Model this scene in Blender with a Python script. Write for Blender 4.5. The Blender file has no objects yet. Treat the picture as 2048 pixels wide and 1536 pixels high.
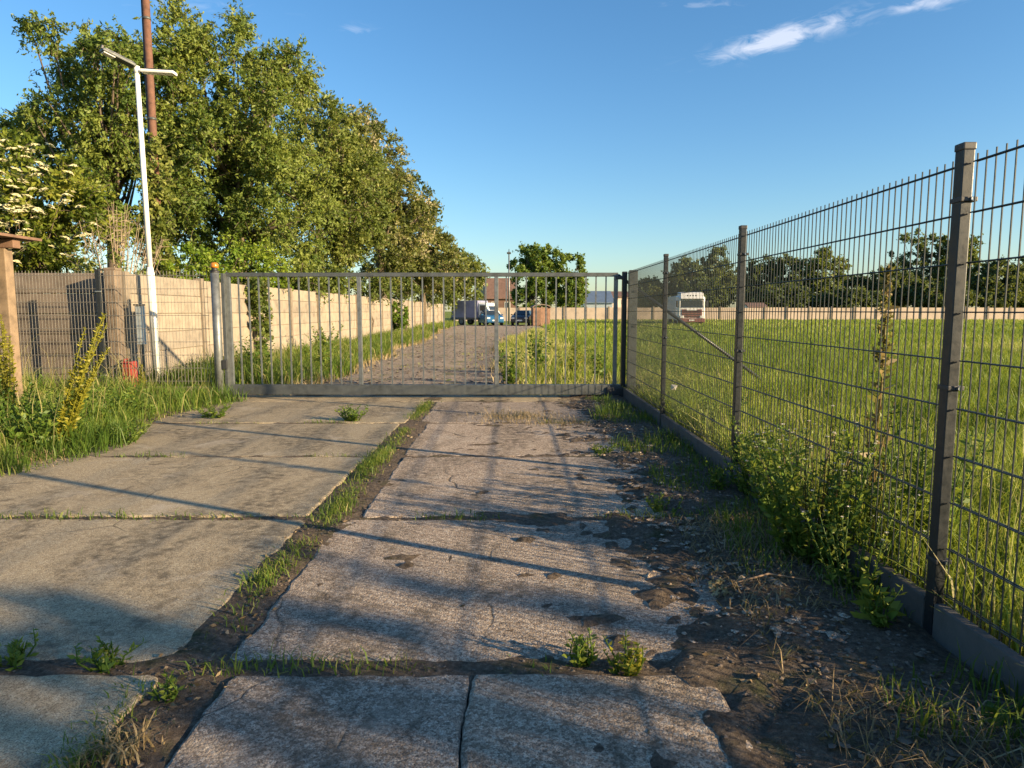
import bpy, bmesh, math, random
import numpy as np
from mathutils import Vector, Matrix, noise as mnoise
R = math.radians
random.seed(7)
rng = np.random.default_rng(7)
scene = bpy.context.scene
COL = scene.collection

# ------------------------------------------------------------------ camera, sky, sun, exposure
F, PITCH, CAM_H, HOR = 1360.0, R(6.14), 1.33, 622.0
cam_data = bpy.data.cameras.new('camera')
cam_data.sensor_width = 36.0
cam_data.lens = F / 2048 * 36
cam_data.clip_start = 0.05
cam_data.clip_end = 3000
cam = bpy.data.objects.new('camera', cam_data)
COL.objects.link(cam)
cam.location = (0, 0, CAM_H)
cam.rotation_euler = (R(90) - PITCH, 0, 0)
scene.camera = cam

SUN_EL = R(15.0)
SUN_AZ = math.atan2(0.90, -0.44)          # clockwise from +Y: the sun stands to the right and a little behind
SUN_DIR = Vector((math.sin(SUN_AZ) * math.cos(SUN_EL), math.cos(SUN_AZ) * math.cos(SUN_EL), math.sin(SUN_EL)))
world = bpy.data.worlds.new('World')
scene.world = world
world.use_nodes = True
wt = world.node_tree
wt.nodes.clear()


def wnode(t, **kw):
    n = wt.nodes.new(t)
    for k, v in kw.items():
        setattr(n, k, v)
    return n


def wmath(op, a, b=None):
    n = wnode('ShaderNodeMath', operation=op)
    for i, v in enumerate((a, b)):
        if v is None:
            continue
        if hasattr(v, 'is_output'):
            wt.links.new(v, n.inputs[i])
        else:
            n.inputs[i].default_value = v
    return n.outputs[0]


sky = wnode('ShaderNodeTexSky', sky_type='NISHITA', sun_disc=False)
sky.sun_elevation = SUN_EL
sky.sun_rotation = SUN_AZ
sky.altitude = 100
sky.air_density = 1.15
sky.dust_density = 0.5
sky.ozone_density = 4.0
tc = wnode('ShaderNodeTexCoord')
sep = wnode('ShaderNodeSeparateXYZ')
wt.links.new(tc.outputs['Generated'], sep.inputs[0])
zc_ = wmath('MAXIMUM', sep.outputs[2], 0.05)
cx_ = wmath('DIVIDE', sep.outputs[0], zc_)
cy_ = wmath('DIVIDE', sep.outputs[1], zc_)
comb = wnode('ShaderNodeCombineXYZ')
wt.links.new(cx_, comb.inputs[0]); wt.links.new(cy_, comb.inputs[1])
n1 = wnode('ShaderNodeTexNoise'); n1.inputs['Scale'].default_value = 8.0; n1.inputs['Detail'].default_value = 7
n1.inputs['Roughness'].default_value = 0.62; n1.inputs['Distortion'].default_value = 1.1
wt.links.new(comb.outputs[0], n1.inputs['Vector'])
mask = None
# thin cirrus wisps on a plane high above: (x, y, angle, half length, half width, strength), some over the field, some behind
for (x0, y0, ang, a, b, s) in ((.99, 2.63, -47, .30, .11, .95), (1.36, 2.34, -25, .13, .08, .7), (-.56, 2.55, 20, .07, .05, .4),
                               (-1.1, 2.35, 10, .3, .05, .3), (.62, 2.36, 5, .12, .04, .45), (3.4, 1.0, -40, .6, .12, .9),
                               (-3.0, -.6, -50, .7, .14, .9), (.6, -2.6, -35, .6, .12, .9), (-2.4, 6.2, -15, 1.0, .2, .0)):
    dx = wmath('SUBTRACT', cx_, x0); dy = wmath('SUBTRACT', cy_, y0)
    c, s_ = math.cos(R(ang)), math.sin(R(ang))
    e1 = wmath('DIVIDE', wmath('ADD', wmath('MULTIPLY', dx, c), wmath('MULTIPLY', dy, s_)), a)
    e2 = wmath('DIVIDE', wmath('SUBTRACT', wmath('MULTIPLY', dy, c), wmath('MULTIPLY', dx, s_)), b)
    q = wmath('ADD', wmath('MULTIPLY', e1, e1), wmath('MULTIPLY', e2, e2))
    g = wmath('MULTIPLY', wmath('POWER', 2.718, wmath('MULTIPLY', q, -1.1)), s)
    mask = g if mask is None else wmath('MAXIMUM', mask, g)
cl = wmath('SUBTRACT', wmath('ADD', n1.outputs[0], wmath('MULTIPLY', mask, .42)), .58)
cl = wmath('MULTIPLY', wmath('MULTIPLY', wmath('MAXIMUM', cl, 0.0), 2.0), mask)
cl = wmath('MINIMUM', cl, 0.45)
mixc = wnode('ShaderNodeMix', data_type='RGBA')
wt.links.new(cl, mixc.inputs['Factor'])
hs = wnode('ShaderNodeHueSaturation')
hs.inputs['Saturation'].default_value = 1.13
wt.links.new(sky.outputs[0], hs.inputs['Color'])
wt.links.new(hs.outputs[0], mixc.inputs['A'])
mixc.inputs['B'].default_value = (6.4, 6.2, 6.4, 1)
bg = wnode('ShaderNodeBackground')
bg.inputs['Strength'].default_value = 0.085
wt.links.new(mixc.outputs['Result'], bg.inputs['Color'])
wo = wnode('ShaderNodeOutputWorld')
wt.links.new(bg.outputs[0], wo.inputs['Surface'])

sun_d = bpy.data.lights.new('sun', 'SUN')
sun_d.energy = 5.0
sun_d.angle = R(0.7)
sun_d.color = (1.0, 0.76, 0.45)
sun = bpy.data.objects.new('sun', sun_d)
COL.objects.link(sun)
sun.location = (20, -10, 20)
sun.rotation_euler = SUN_DIR.to_track_quat('Z', 'Y').to_euler()

scene.render.engine = 'CYCLES'
scene.cycles.max_bounces = 6
scene.cycles.transparent_max_bounces = 6
scene.cycles.use_denoising = True
vs = scene.view_settings
vs.view_transform = 'Standard'
vs.look = 'None'
vs.exposure = 1.4
vs.gamma = 1.0
vs.use_curve_mapping = False


# ------------------------------------------------------------------ helpers
def ray(px, py):
    u, v = (px - 1024) / F, (py - 768) / F
    return Vector((u, math.cos(PITCH) - v * math.sin(PITCH), -math.sin(PITCH) - v * math.cos(PITCH)))


def P(px, py, Y):
    d = ray(px, py)
    return Vector((0, 0, CAM_H)) + d * (Y / d.y)


def G(px, py):
    d = ray(px, py)
    return Vector((0, 0, CAM_H)) + d * (CAM_H / -d.z)


def new_mat(name):
    m = bpy.data.materials.new(name)
    m.use_nodes = True
    nt = m.node_tree
    b = nt.nodes['Principled BSDF']
    return m, nt, b


def N(nt, t, ins=None, **kw):
    n = nt.nodes.new(t)
    for k, v in kw.items():
        setattr(n, k, v)
    for k, v in (ins or {}).items():
        if hasattr(v, 'is_output'):
            nt.links.new(v, n.inputs[k])
        else:
            n.inputs[k].default_value = v
    return n


def ramp(nt, fac, stops, interp='LINEAR'):
    n = nt.nodes.new('ShaderNodeValToRGB')
    n.color_ramp.interpolation = interp
    e = n.color_ramp.elements
    while len(e) < len(stops):
        e.new(0.5)
    for i, (p, c) in enumerate(stops):
        e[i].position = p
        e[i].color = (c[0], c[1], c[2], 1) if len(c) == 3 else c
    nt.links.new(fac, n.inputs[0])
    return n.outputs[0]


def mixrgb(nt, fac, a, b, blend='MIX'):
    n = nt.nodes.new('ShaderNodeMix')
    n.data_type = 'RGBA'
    n.blend_type = blend
    for k, v in (('Factor', fac), ('A', a), ('B', b)):
        if hasattr(v, 'is_output'):
            nt.links.new(v, n.inputs[k])
        elif k == 'Factor':
            n.inputs[k].default_value = v
        else:
            n.inputs[k].default_value = (v[0], v[1], v[2], 1)
    return n.outputs['Result']


def pos(nt):
    return nt.nodes.new('ShaderNodeNewGeometry').outputs['Position']


def tex_noise(nt, vec, scale, detail=4, rough=.55, dist=0):
    n = N(nt, 'ShaderNodeTexNoise', {'Vector': vec, 'Scale': scale, 'Detail': detail, 'Roughness': rough, 'Distortion': dist})
    return n.outputs[0]


def mth(nt, op, a, b=None, clamp=False):
    n = nt.nodes.new('ShaderNodeMath')
    n.operation = op
    n.use_clamp = clamp
    for i, v in enumerate((a, b)):
        if v is None:
            continue
        if hasattr(v, 'is_output'):
            nt.links.new(v, n.inputs[i])
        else:
            n.inputs[i].default_value = v
    return n.outputs[0]


def bump(nt, bsdf, height, strength=.3, dist=.01):
    n = N(nt, 'ShaderNodeBump', {'Height': height, 'Strength': strength, 'Distance': dist})
    nt.links.new(n.outputs[0], bsdf.inputs['Normal'])


def plain(name, col, rough=.6, metal=0.0, var=.15, scale=8.0, bstr=.12, emit=None):
    """a painted, metal or timber surface with uneven colour and fine relief"""
    m, nt, b = new_mat(name)
    p = pos(nt)
    n = tex_noise(nt, p, scale, 6, .65)
    dark = tuple(c * (1 - var * 1.6) for c in col)
    lite = tuple(min(1, c * (1 + var)) for c in col)
    c = ramp(nt, n, ((.3, dark), (.5, col), (.72, lite)))
    nt.links.new(c, b.inputs['Base Color'])
    b.inputs['Metallic'].default_value = metal
    r = ramp(nt, tex_noise(nt, p, scale * 3, 3), ((.3, (rough - .08,) * 3), (.7, (min(1, rough + .1),) * 3)))
    nt.links.new(r, b.inputs['Roughness'])
    bump(nt, b, tex_noise(nt, p, scale * 12, 3), bstr, .004)
    return m


def leaf_mat(name, stops, trans=.35, rough=.5):
    m, nt, b = new_mat(name)
    at = N(nt, 'ShaderNodeAttribute', attribute_name='tint').outputs['Fac']
    c = ramp(nt, at, stops)
    nt.links.new(c, b.inputs['Base Color'])
    b.inputs['Roughness'].default_value = rough
    b.inputs['Specular IOR Level'].default_value = .3
    tr = N(nt, 'ShaderNodeBsdfTranslucent', {'Color': mixrgb(nt, .55, c, (.30, .34, .03))})
    mx = N(nt, 'ShaderNodeMixShader', {0: trans, 1: b.outputs[0], 2: tr.outputs[0]})
    nt.links.new(mx.outputs[0], nt.nodes['Material Output'].inputs['Surface'])
    return m


class MB:
    """collects vertices, faces and a per-vertex tint; build() links one mesh object"""
    def __init__(s):
        s.v, s.f, s.t, s.n = [], [], [], 0

    def add(s, v, f, tint=0.5):
        v = np.asarray(v, dtype=np.float32).reshape(-1, 3)
        s.v.append(v)
        if isinstance(f, np.ndarray):
            s.f.append(f + s.n)
        else:
            s.f.append([tuple(i + s.n for i in q) for q in f])
        s.t.append(np.broadcast_to(np.asarray(tint, dtype=np.float32), (len(v),)))
        s.n += len(v)

    def box(s, c, d, rz=0.0):
        x, y, z = d[0] / 2, d[1] / 2, d[2] / 2
        v = np.array([(-x, -y, -z), (x, -y, -z), (x, y, -z), (-x, y, -z), (-x, -y, z), (x, -y, z), (x, y, z), (-x, y, z)])
        if rz:
            cc, ss = math.cos(rz), math.sin(rz)
            v = v @ np.array([[cc, ss, 0], [-ss, cc, 0], [0, 0, 1]])
        s.add(v + np.array(c), [(0, 3, 2, 1), (4, 5, 6, 7), (0, 1, 5, 4), (1, 2, 6, 5), (2, 3, 7, 6), (3, 0, 4, 7)])

    def tube(s, pts, radii, n=6, tint=.5, cap=True):
        pts = [Vector(p) for p in pts]
        if not hasattr(radii, '__len__'):
            radii = [radii] * len(pts)
        vv, ff = [], []
        up = None
        for i, p in enumerate(pts):
            d = (pts[min(i + 1, len(pts) - 1)] - pts[max(i - 1, 0)])
            d = d.normalized() if d.length > 1e-9 else Vector((0, 0, 1))
            if up is None:
                up = Vector((1, 0, 0)) if abs(d.x) < .8 else Vector((0, 1, 0))
            a = d.cross(up).normalized()
            b2 = a.cross(d).normalized()
            up = b2
            for k in range(n):
                th = 2 * math.pi * k / n
                q = p + (a * math.cos(th) + b2 * math.sin(th)) * radii[i]
                vv.append(tuple(q))
        for i in range(len(pts) - 1):
            for k in range(n):
                k2 = (k + 1) % n
                ff.append((i * n + k, i * n + k2, (i + 1) * n + k2, (i + 1) * n + k))
        if cap:
            ff.append(tuple(range(n - 1, -1, -1)))
            ff.append(tuple((len(pts) - 1) * n + k for k in range(n)))
        s.add(vv, ff, tint)

    def prism(s, outline, z0, z1):
        """outline in xy, extruded from z0 to z1"""
        n = len(outline)
        v = [(x, y, z0) for x, y in outline] + [(x, y, z1) for x, y in outline]
        f = [tuple(range(n - 1, -1, -1)), tuple(range(n, 2 * n))]
        f += [(i, (i + 1) % n, n + (i + 1) % n, n + i) for i in range(n)]
        s.add(v, f)

    def mesh(s, name, mat, smooth=False):
        me = bpy.data.meshes.new(name)
        v = np.concatenate(s.v) if s.v else np.zeros((0, 3), np.float32)
        if all(isinstance(f, np.ndarray) for f in s.f) and s.f:
            ks = [f.shape[1] for f in s.f]
            loops = np.concatenate([f.ravel() for f in s.f]).astype(np.int32)
            tot = np.concatenate([np.full(len(f), k, np.int32) for f, k in zip(s.f, ks)])
            start = np.concatenate([[0], np.cumsum(tot)[:-1]]).astype(np.int32)
            me.vertices.add(len(v)); me.vertices.foreach_set('co', v.ravel())
            me.loops.add(len(loops)); me.loops.foreach_set('vertex_index', loops)
            me.polygons.add(len(tot)); me.polygons.foreach_set('loop_start', start); me.polygons.foreach_set('loop_total', tot)
            me.update(calc_edges=True)
        else:
            fl = []
            for f in s.f:
                fl += [tuple(int(i) for i in q) for q in f]
            me.from_pydata([tuple(map(float, p)) for p in v], [], fl)
        at = me.attributes.new('tint', 'FLOAT', 'POINT')
        at.data.foreach_set('value', np.concatenate(s.t).astype(np.float32))
        if mat:
            me.materials.append(mat)
        if smooth:
            me.polygons.foreach_set('use_smooth', np.ones(len(me.polygons), bool))
        me.update()
        return me

    def build(s, name, mat, parent=None, smooth=False, loc=(0, 0, 0), bevel=0.0):
        me = s.mesh(name, mat, smooth)
        if bevel:
            bm = bmesh.new(); bm.from_mesh(me)
            bmesh.ops.recalc_face_normals(bm, faces=bm.faces)
            bmesh.ops.bevel(bm, geom=list(bm.edges), offset=bevel, segments=2, affect='EDGES', profile=.6)
            bm.to_mesh(me); bm.free()
        return link(name, me, parent, loc)


def link(name, me, parent=None, loc=(0, 0, 0), rot=None):
    o = bpy.data.objects.new(name, me)
    COL.objects.link(o)
    o.location = loc
    if rot:
        o.rotation_euler = rot
    if parent:
        o.parent = parent
    return o


def tag(o, label, cat, group=None):
    o['label'] = label
    o['category'] = cat
    if group:
        o['group'] = group
    return o


def thing(name, label, cat, loc=(0, 0, 0), rz=0.0, group=None):
    o = link(name, None, None, loc, (0, 0, rz))
    o.empty_display_size = .1
    return tag(o, label, cat, group)


def boxpart(name, c, d, mat, parent, bevel=0.0, rz=0.0):
    m = MB(); m.box((0, 0, 0), d, 0)
    o = m.build(name, mat, parent, loc=c, bevel=bevel)
    if rz:
        o.rotation_euler = (0, 0, rz)
    return o


def tubepart(name, pts, r, mat, parent, n=10, smooth=True):
    m = MB(); m.tube(pts, r, n)
    return m.build(name, mat, parent, smooth=smooth)


def structure(o, kind='structure'):
    o['kind'] = kind
    return o


def fbm(x, y, s=1.0, seed=0.0):
    return mnoise.fractal(Vector((x * s + seed, y * s - seed * .7, seed)), 1.0, 2.0, 4)


# ------------------------------------------------------------------ materials
def concrete_mat(name, cols, speck, bstr, agg_scale=70, stain=(.09, .075, .055)):
    m, nt, b = new_mat(name)
    p = pos(nt)
    big = tex_noise(nt, p, .9, 5, .6)
    mid = tex_noise(nt, p, 6, 6, .65)
    c = ramp(nt, mid, ((.25, cols[0]), (.5, cols[1]), (.75, cols[2])))
    vor = N(nt, 'ShaderNodeTexVoronoi', {'Vector': p, 'Scale': agg_scale, 'Randomness': 1.0})
    sp = ramp(nt, N(nt, 'ShaderNodeSeparateColor', {0: vor.outputs['Color']}).outputs[0],
              ((.0, speck[0]), (.3, speck[1]), (.65, speck[2]), (1.0, speck[3])))
    fine = tex_noise(nt, p, 190, 3, .7)
    c = mixrgb(nt, .60, c, sp)
    c = mixrgb(nt, ramp(nt, fine, ((.36, (.8,) * 3), (.56, (0,) * 3))), c, (.05, .042, .034))
    st = ramp(nt, tex_noise(nt, N(nt, 'ShaderNodeVectorMath', {0: p, 1: (1.6, .7, 1.0)}, operation='MULTIPLY').outputs[0], 1.1, 6, .65, .8), ((.40, (.85,) * 3), (.56, (0,) * 3)))
    c = mixrgb(nt, mth(nt, 'MULTIPLY', st, ramp(nt, tex_noise(nt, p, 14, 5), ((.35, (0,) * 3), (.65, (1,) * 3)))), c, stain)
    # hairline cracks
    cr = N(nt, 'ShaderNodeTexVoronoi', {'Vector': mixrgb(nt, .12, p, N(nt, 'ShaderNodeTexNoise', {'Vector': p, 'Scale': 3.0, 'Detail': 5.0}).outputs['Color']),
                                        'Scale': .75}, feature='DISTANCE_TO_EDGE').outputs['Distance']
    crm = ramp(nt, cr, ((.0, (1,) * 3), (.006, (0,) * 3)))
    crm = mth(nt, 'MULTIPLY', crm, ramp(nt, tex_noise(nt, p, 1.3, 2), ((.5, (0,) * 3), (.6, (1,) * 3))))
    c = mixrgb(nt, mth(nt, 'MULTIPLY', crm, .8), c, (.04, .033, .025))
    oi = nt.nodes.new('ShaderNodeObjectInfo').outputs['Random']
    c = mixrgb(nt, 1.0, c, ramp(nt, oi, ((0, (.84, .85, .86)), (1, (1.06, 1.04, 1.0)))), 'MULTIPLY')
    pale = ramp(nt, tex_noise(nt, p, 1.9, 5, .7, .6), ((.56, (0,) * 3), (.72, (.35,) * 3)))
    c = mixrgb(nt, pale, c, (.62, .55, .45))
    nt.links.new(c, b.inputs['Base Color'])
    b.inputs['Roughness'].default_value = .92
    b.inputs['Specular IOR Level'].default_value = .2
    hgt = mth(nt, 'ADD', mth(nt, 'MULTIPLY', vor.outputs['Distance'], -.5), mth(nt, 'MULTIPLY', fine, .7))
    hgt = mth(nt, 'ADD', hgt, mth(nt, 'MULTIPLY', mid, .35))
    hgt = mth(nt, 'SUBTRACT', hgt, mth(nt, 'MULTIPLY', crm, .8))
    bump(nt, b, hgt, bstr, .012)
    return m


M = {}
M['slab_a'] = concrete_mat('smooth_concrete', ((.39, .305, .19), (.50, .40, .26), (.58, .48, .33)),
                           ((.28, .215, .135), (.47, .375, .24), (.53, .435, .285), (.67, .575, .41)), .3, 85)
M['slab_b'] = concrete_mat('exposed_aggregate_concrete', ((.42, .325, .245), (.50, .39, .30), (.57, .455, .35)),
                           ((.08, .065, .05), (.34, .26, .195), (.64, .515, .40), (.84, .74, .61)), .8, 95)
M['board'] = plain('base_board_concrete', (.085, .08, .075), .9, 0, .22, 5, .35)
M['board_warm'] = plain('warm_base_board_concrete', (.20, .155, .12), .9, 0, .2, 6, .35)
M['wall_panel'] = plain('cast_wall_concrete', (.285, .24, .185), .9, 0, .2, 3.2, .35)
M['wall_panel_b'] = plain('cast_wall_concrete_grey', (.25, .212, .168), .9, 0, .25, 3.2, .35)
M['wall_front'] = plain('weathered_wall_concrete', (.15, .12, .095), .9, 0, .25, 3.2, .35)
M['wall_post'] = plain('wall_post_concrete', (.20, .165, .125), .9, 0, .2, 6, .35)
M['old_pillar'] = plain('old_pillar_concrete', (.17, .13, .095), .95, 0, .3, 7, .6)
M['far_wall'] = plain('far_wall_concrete', (.42, .34, .27), .9, 0, .15, .8, .2)
M['anthracite'] = plain('anthracite_paint', (.021, .025, .029), .42, .2, .18, 14, .06)
M['wire'] = plain('dark_wire_coating', (.035, .042, .04), .45, .2, .15, 20, .05)
M['cap'] = plain('black_plastic', (.03, .03, .032), .5, 0, .15, 20, .05)
M['bolt'] = plain('bright_bolt_steel', (.6, .6, .58), .3, .9, .1, 30, .05)
M['galv'] = plain('galvanised_steel', (.17, .183, .185), .45, .5, .22, 10, .08)
M['galv_dark'] = plain('weathered_galvanised_steel', (.10, .11, .112), .55, .5, .25, 9, .1)
M['galv_wire'] = plain('galvanised_wire', (.30, .28, .24), .45, .5, .15, 20, .05)
M['white_paint'] = plain('white_pole_paint', (.80, .80, .74), .4, 0, .06, 6, .05)
M['wood_pole'] = plain('tarred_pole_wood', (.125, .06, .038), .8, 0, .3, 9, .4)
M['timber'] = plain('planed_timber', (.215, .155, .10), .7, 0, .25, 7, .3)
M['timber_dark'] = plain('brown_timber', (.17, .10, .065), .75, 0, .25, 8, .3)
M['bark'] = plain('tree_bark', (.11, .085, .06), .9, 0, .3, 9, .6)
M['twig'] = plain('dry_twig_bark', (.30, .235, .16), .85, 0, .25, 9, .3)
M['orange'] = plain('orange_lens', (.42, .16, .02), .25, 0, .1, 12, .03)
M['red'] = plain('red_plastic', (.30, .045, .035), .45, 0, .25, 9, .1)
M['bluegrey'] = plain('pale_blue_metal', (.36, .42, .46), .4, .3, .15, 6, .05)
M['black_sheet'] = plain('black_sheeting', (.028, .03, .034), .5, 0, .25, 6, .3)
M['solar'] = plain('solar_panel_glass', (.03, .035, .05), .2, .2, .1, 6, .02)
M['lens'] = plain('lamp_lens', (.82, .80, .74), .3, 0, .05, 6, .02)


def soil_mat():
    m, nt, b = new_mat('soil_and_turf')
    p = pos(nt)
    s = N(nt, 'ShaderNodeSeparateXYZ', {0: p})
    n1 = tex_noise(nt, p, 3.2, 8, .68)
    n2 = tex_noise(nt, p, 38, 6, .7)
    soil = ramp(nt, n2, ((.3, (.085, .065, .047)), (.5, (.185, .142, .105)), (.72, (.34, .27, .20))))
    moss = ramp(nt, n2, ((.3, (.04, .05, .018)), (.7, (.12, .135, .05))))
    near = mixrgb(nt, ramp(nt, n1, ((.54, (0,) * 3), (.66, (.8,) * 3))), soil, moss)
    f1 = tex_noise(nt, p, .22, 6, .6)
    field = ramp(nt, f1, ((.3, (.11, .16, .02)), (.5, (.20, .25, .034)), (.7, (.30, .29, .06))))
    field = mixrgb(nt, .35, field, ramp(nt, tex_noise(nt, p, 2.5, 6), ((.3, (.06, .10, .015)), (.7, (.24, .29, .05)))))
    k = mth(nt, 'MAXIMUM', mth(nt, 'MULTIPLY', mth(nt, 'SUBTRACT', s.outputs[0], 2.0), 1.5, True),
            mth(nt, 'MULTIPLY', mth(nt, 'SUBTRACT', s.outputs[1], 11.0), .5, True))
    c = mixrgb(nt, k, near, field)
    nt.links.new(c, b.inputs['Base Color'])
    b.inputs['Roughness'].default_value = .95
    b.inputs['Specular IOR Level'].default_value = .15
    n3 = tex_noise(nt, p, 150, 4, .75)
    c = mixrgb(nt, ramp(nt, n3, ((.36, (.45,) * 3), (.52, (0,) * 3))), c, (.04, .032, .023))
    nt.links.new(c, b.inputs['Base Color'])
    bump(nt, b, mth(nt, 'ADD', mth(nt, 'ADD', n2, mth(nt, 'MULTIPLY', n3, .6)), n1), 1.0, .035)
    return m


def track_mat():
    m, nt, b = new_mat('worn_track_surface')
    p = pos(nt)
    n1 = tex_noise(nt, p, .8, 7, .65)
    n2 = tex_noise(nt, p, 30, 5, .7)
    c = ramp(nt, n1, ((.3, (.17, .135, .107)), (.5, (.27, .215, .17)), (.7, (.36, .295, .23))))
    c = mixrgb(nt, .55, c, ramp(nt, n2, ((.3, (.11, .088, .068)), (.5, (.29, .23, .18)), (.7, (.50, .41, .325)))))
    c = mixrgb(nt, ramp(nt, tex_noise(nt, p, 1.7, 6, .7), ((.54, (0,) * 3), (.64, (.8,) * 3))), c, (.12, .125, .04))
    nt.links.new(c, b.inputs['Base Color'])
    b.inputs['Roughness'].default_value = .95
    bump(nt, b, mth(nt, 'ADD', mth(nt, 'MULTIPLY', n2, .5), mth(nt, 'MULTIPLY', tex_noise(nt, p, 3.5, 6, .7), 1.6)), 1.0, .09)
    return m


M['soil'] = soil_mat()
M['track'] = track_mat()

G_DK, G_MD, G_LT = (.020, .042, .010), (.062, .105, .018), (.135, .165, .028)
M['leaf_a'] = leaf_mat('broad_tree_leaf', ((0, (.040, .075, .016)), (.5, (.105, .165, .032)), (1, (.215, .26, .055))))
M['leaf_b'] = leaf_mat('olive_tree_leaf', ((0, (.055, .085, .020)), (.5, (.13, .175, .036)), (1, (.25, .265, .065))))
M['leaf_c'] = leaf_mat('cream_blossom_leaf', ((0, (.06, .085, .022)), (.5, (.145, .165, .042)), (.8, (.26, .24, .09)), (1, (.46, .40, .26))))
M['leaf_d'] = leaf_mat('bright_bush_leaf', ((0, (.045, .095, .012)), (.5, (.115, .20, .018)), (1, (.22, .28, .03))))
M['elder'] = leaf_mat('elder_leaf', ((0, (.05, .085, .012)), (.5, (.13, .175, .022)), (1, (.26, .27, .04))))
M['leaf_e'] = leaf_mat('deep_green_leaf', ((0, (.024, .055, .014)), (.5, (.075, .14, .022)), (1, (.17, .235, .038))))
M['leaf_far_hazed'] = leaf_mat('hazed_wood_leaf', ((0, (.045, .075, .035)), (.5, (.095, .135, .05)), (1, (.20, .22, .075))))  # greens lightened: distance haze put into the leaf colour
M['grass'] = leaf_mat('meadow_blade', ((0, (.075, .14, .014)), (.45, (.18, .26, .026)), (.8, (.32, .35, .055)), (1, (.55, .48, .23))), .4)
M['grass_lush'] = leaf_mat('lush_blade', ((0, (.035, .08, .012)), (.5, (.095, .165, .024)), (.85, (.20, .24, .045)), (1, (.38, .33, .14))), .4)
M['straw'] = leaf_mat('straw_blade', ((0, (.14, .10, .05)), (.5, (.30, .22, .12)), (1, (.46, .37, .22))), .25)
M['weed'] = leaf_mat('weed_leaf', ((0, (.035, .085, .014)), (.5, (.10, .175, .026)), (1, (.24, .28, .05))), .4)
M['weed_yellow'] = leaf_mat('yellow_green_weed', ((0, (.12, .14, .018)), (.5, (.25, .24, .025)), (1, (.40, .35, .04))), .4)
M['weed_brown'] = leaf_mat('seeding_dock', ((0, (.10, .075, .028)), (.5, (.21, .15, .055)), (1, (.31, .245, .10))), .3)
M['petal'] = leaf_mat('cream_petal', ((0, (.52, .48, .26)), (1, (.74, .70, .46))), .3)
M['petal_white'] = leaf_mat('white_petal', ((0, (.62, .55, .52)), (1, (.82, .78, .76))), .3)
M['dead'] = plain('dead_stalk', (.27, .18, .11), .85, 0, .25, 20, .2)
M['clod'] = plain('soil_clod', (.15, .115, .085), .95, 0, .35, 25, .5)
M['litter'] = leaf_mat('fallen_leaf', ((0, (.07, .05, .03)), (.5, (.17, .115, .065)), (1, (.33, .25, .15))), .1)
M['stone'] = plain('rubble_stone', (.13, .105, .085), .9, 0, .3, 22, .5)

# ------------------------------------------------------------------ ground, slabs, track
FX = 1.72                 # line of the wire fence on the right


def smooth01(a, b, x):
    t = min(1, max(0, (x - a) / (b - a)))
    return t * t * (3 - 2 * t)


YJ = [.35, 2.42, 4.28, 6.14, 8.02, 9.92]
JL = (-1.28, -1.31, -1.33, -1.32, -1.28)      # right edge of each slab in the left row
JR = (-1.03, -1.09, -.99, -1.01, -1.10)       # left edge of each slab in the right row


def ground_z(x, y):
    n = .012 * fbm(x, y, 2.5, 3.1) + .010 * fbm(x, y, 9, 1.7)
    if y > 14 or x > 2.6 or x < -9:
        return -.035 + n
    z = -.055 + n * .5
    # soil that has filled the joints and creeps over the slab edges
    i = min(4, max(0, sum(y > q for q in YJ[1:5])))
    dj = max(0, JL[i] - x, x - JR[i])
    right = x > JR[i]
    cj = min(abs(y - q) for q in YJ[1:]) - (.025, .04)[y < 3.2] - .07 * right * (.6 + 1.4 * fbm(x, y, 2.2, 12.0))
    d = min(dj, max(0, cj))
    z = max(z, -.004 + n * .8 - .35 * max(0, d - .02 - .05 * (fbm(x, y, 4, 8.0))))
    if right and y < 10.2:                      # thin drifts of dirt on the rough right lane
        z = max(z, -.03 + .036 * (fbm(x, y, 1.7, 15.0) + 1.1 * fbm(x, y, 8, 6.0)) + .026 * smooth01(-.3, 1.1, x))
    e = x + .34 * fbm(x, y, 1.1, 9.0) + .16 * fbm(x, y, 5, 2.0)
    if y < 10.6:
        z = max(z, -.055 + n + .095 * smooth01(.62 if y > 2.4 else .55, 1.25, e))
    z -= .03 * smooth01(1.55, 1.8, x)
    l = -x + .45 * fbm(x, y, .9, 5.0)
    z = max(z, -.06 + n + .11 * smooth01(3.85, 4.7, l))
    return z


def axis(dense0, dense1, step, lo, hi):
    a = list(np.arange(dense0, dense1 + 1e-6, step))
    s, x = step, dense1
    while x < hi:
        s *= 1.22; x += s; a.append(min(x, hi))
    s, x = step, dense0
    pre = []
    while x > lo:
        s *= 1.22; x -= s; pre.append(max(x, lo))
    return np.array(pre[::-1] + a)


xs = axis(-6.0, 2.6, .055, -900, 900)
ys = axis(.8, 11.5, .06, -120, 1500)
gv = np.array([(x, y, ground_z(x, y)) for y in ys for x in xs], dtype=np.float32)
nx, ny = len(xs), len(ys)
ii = np.arange((ny - 1) * nx).reshape(ny - 1, nx)[:, :-1].ravel()
g = MB(); g.add(gv, np.stack([ii, ii + 1, ii + 1 + nx, ii + nx], 1))
structure(g.build('ground', M['soil'], smooth=True))

pav = structure(link('concrete_pavement', None))
pav.empty_display_size = .1


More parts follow.
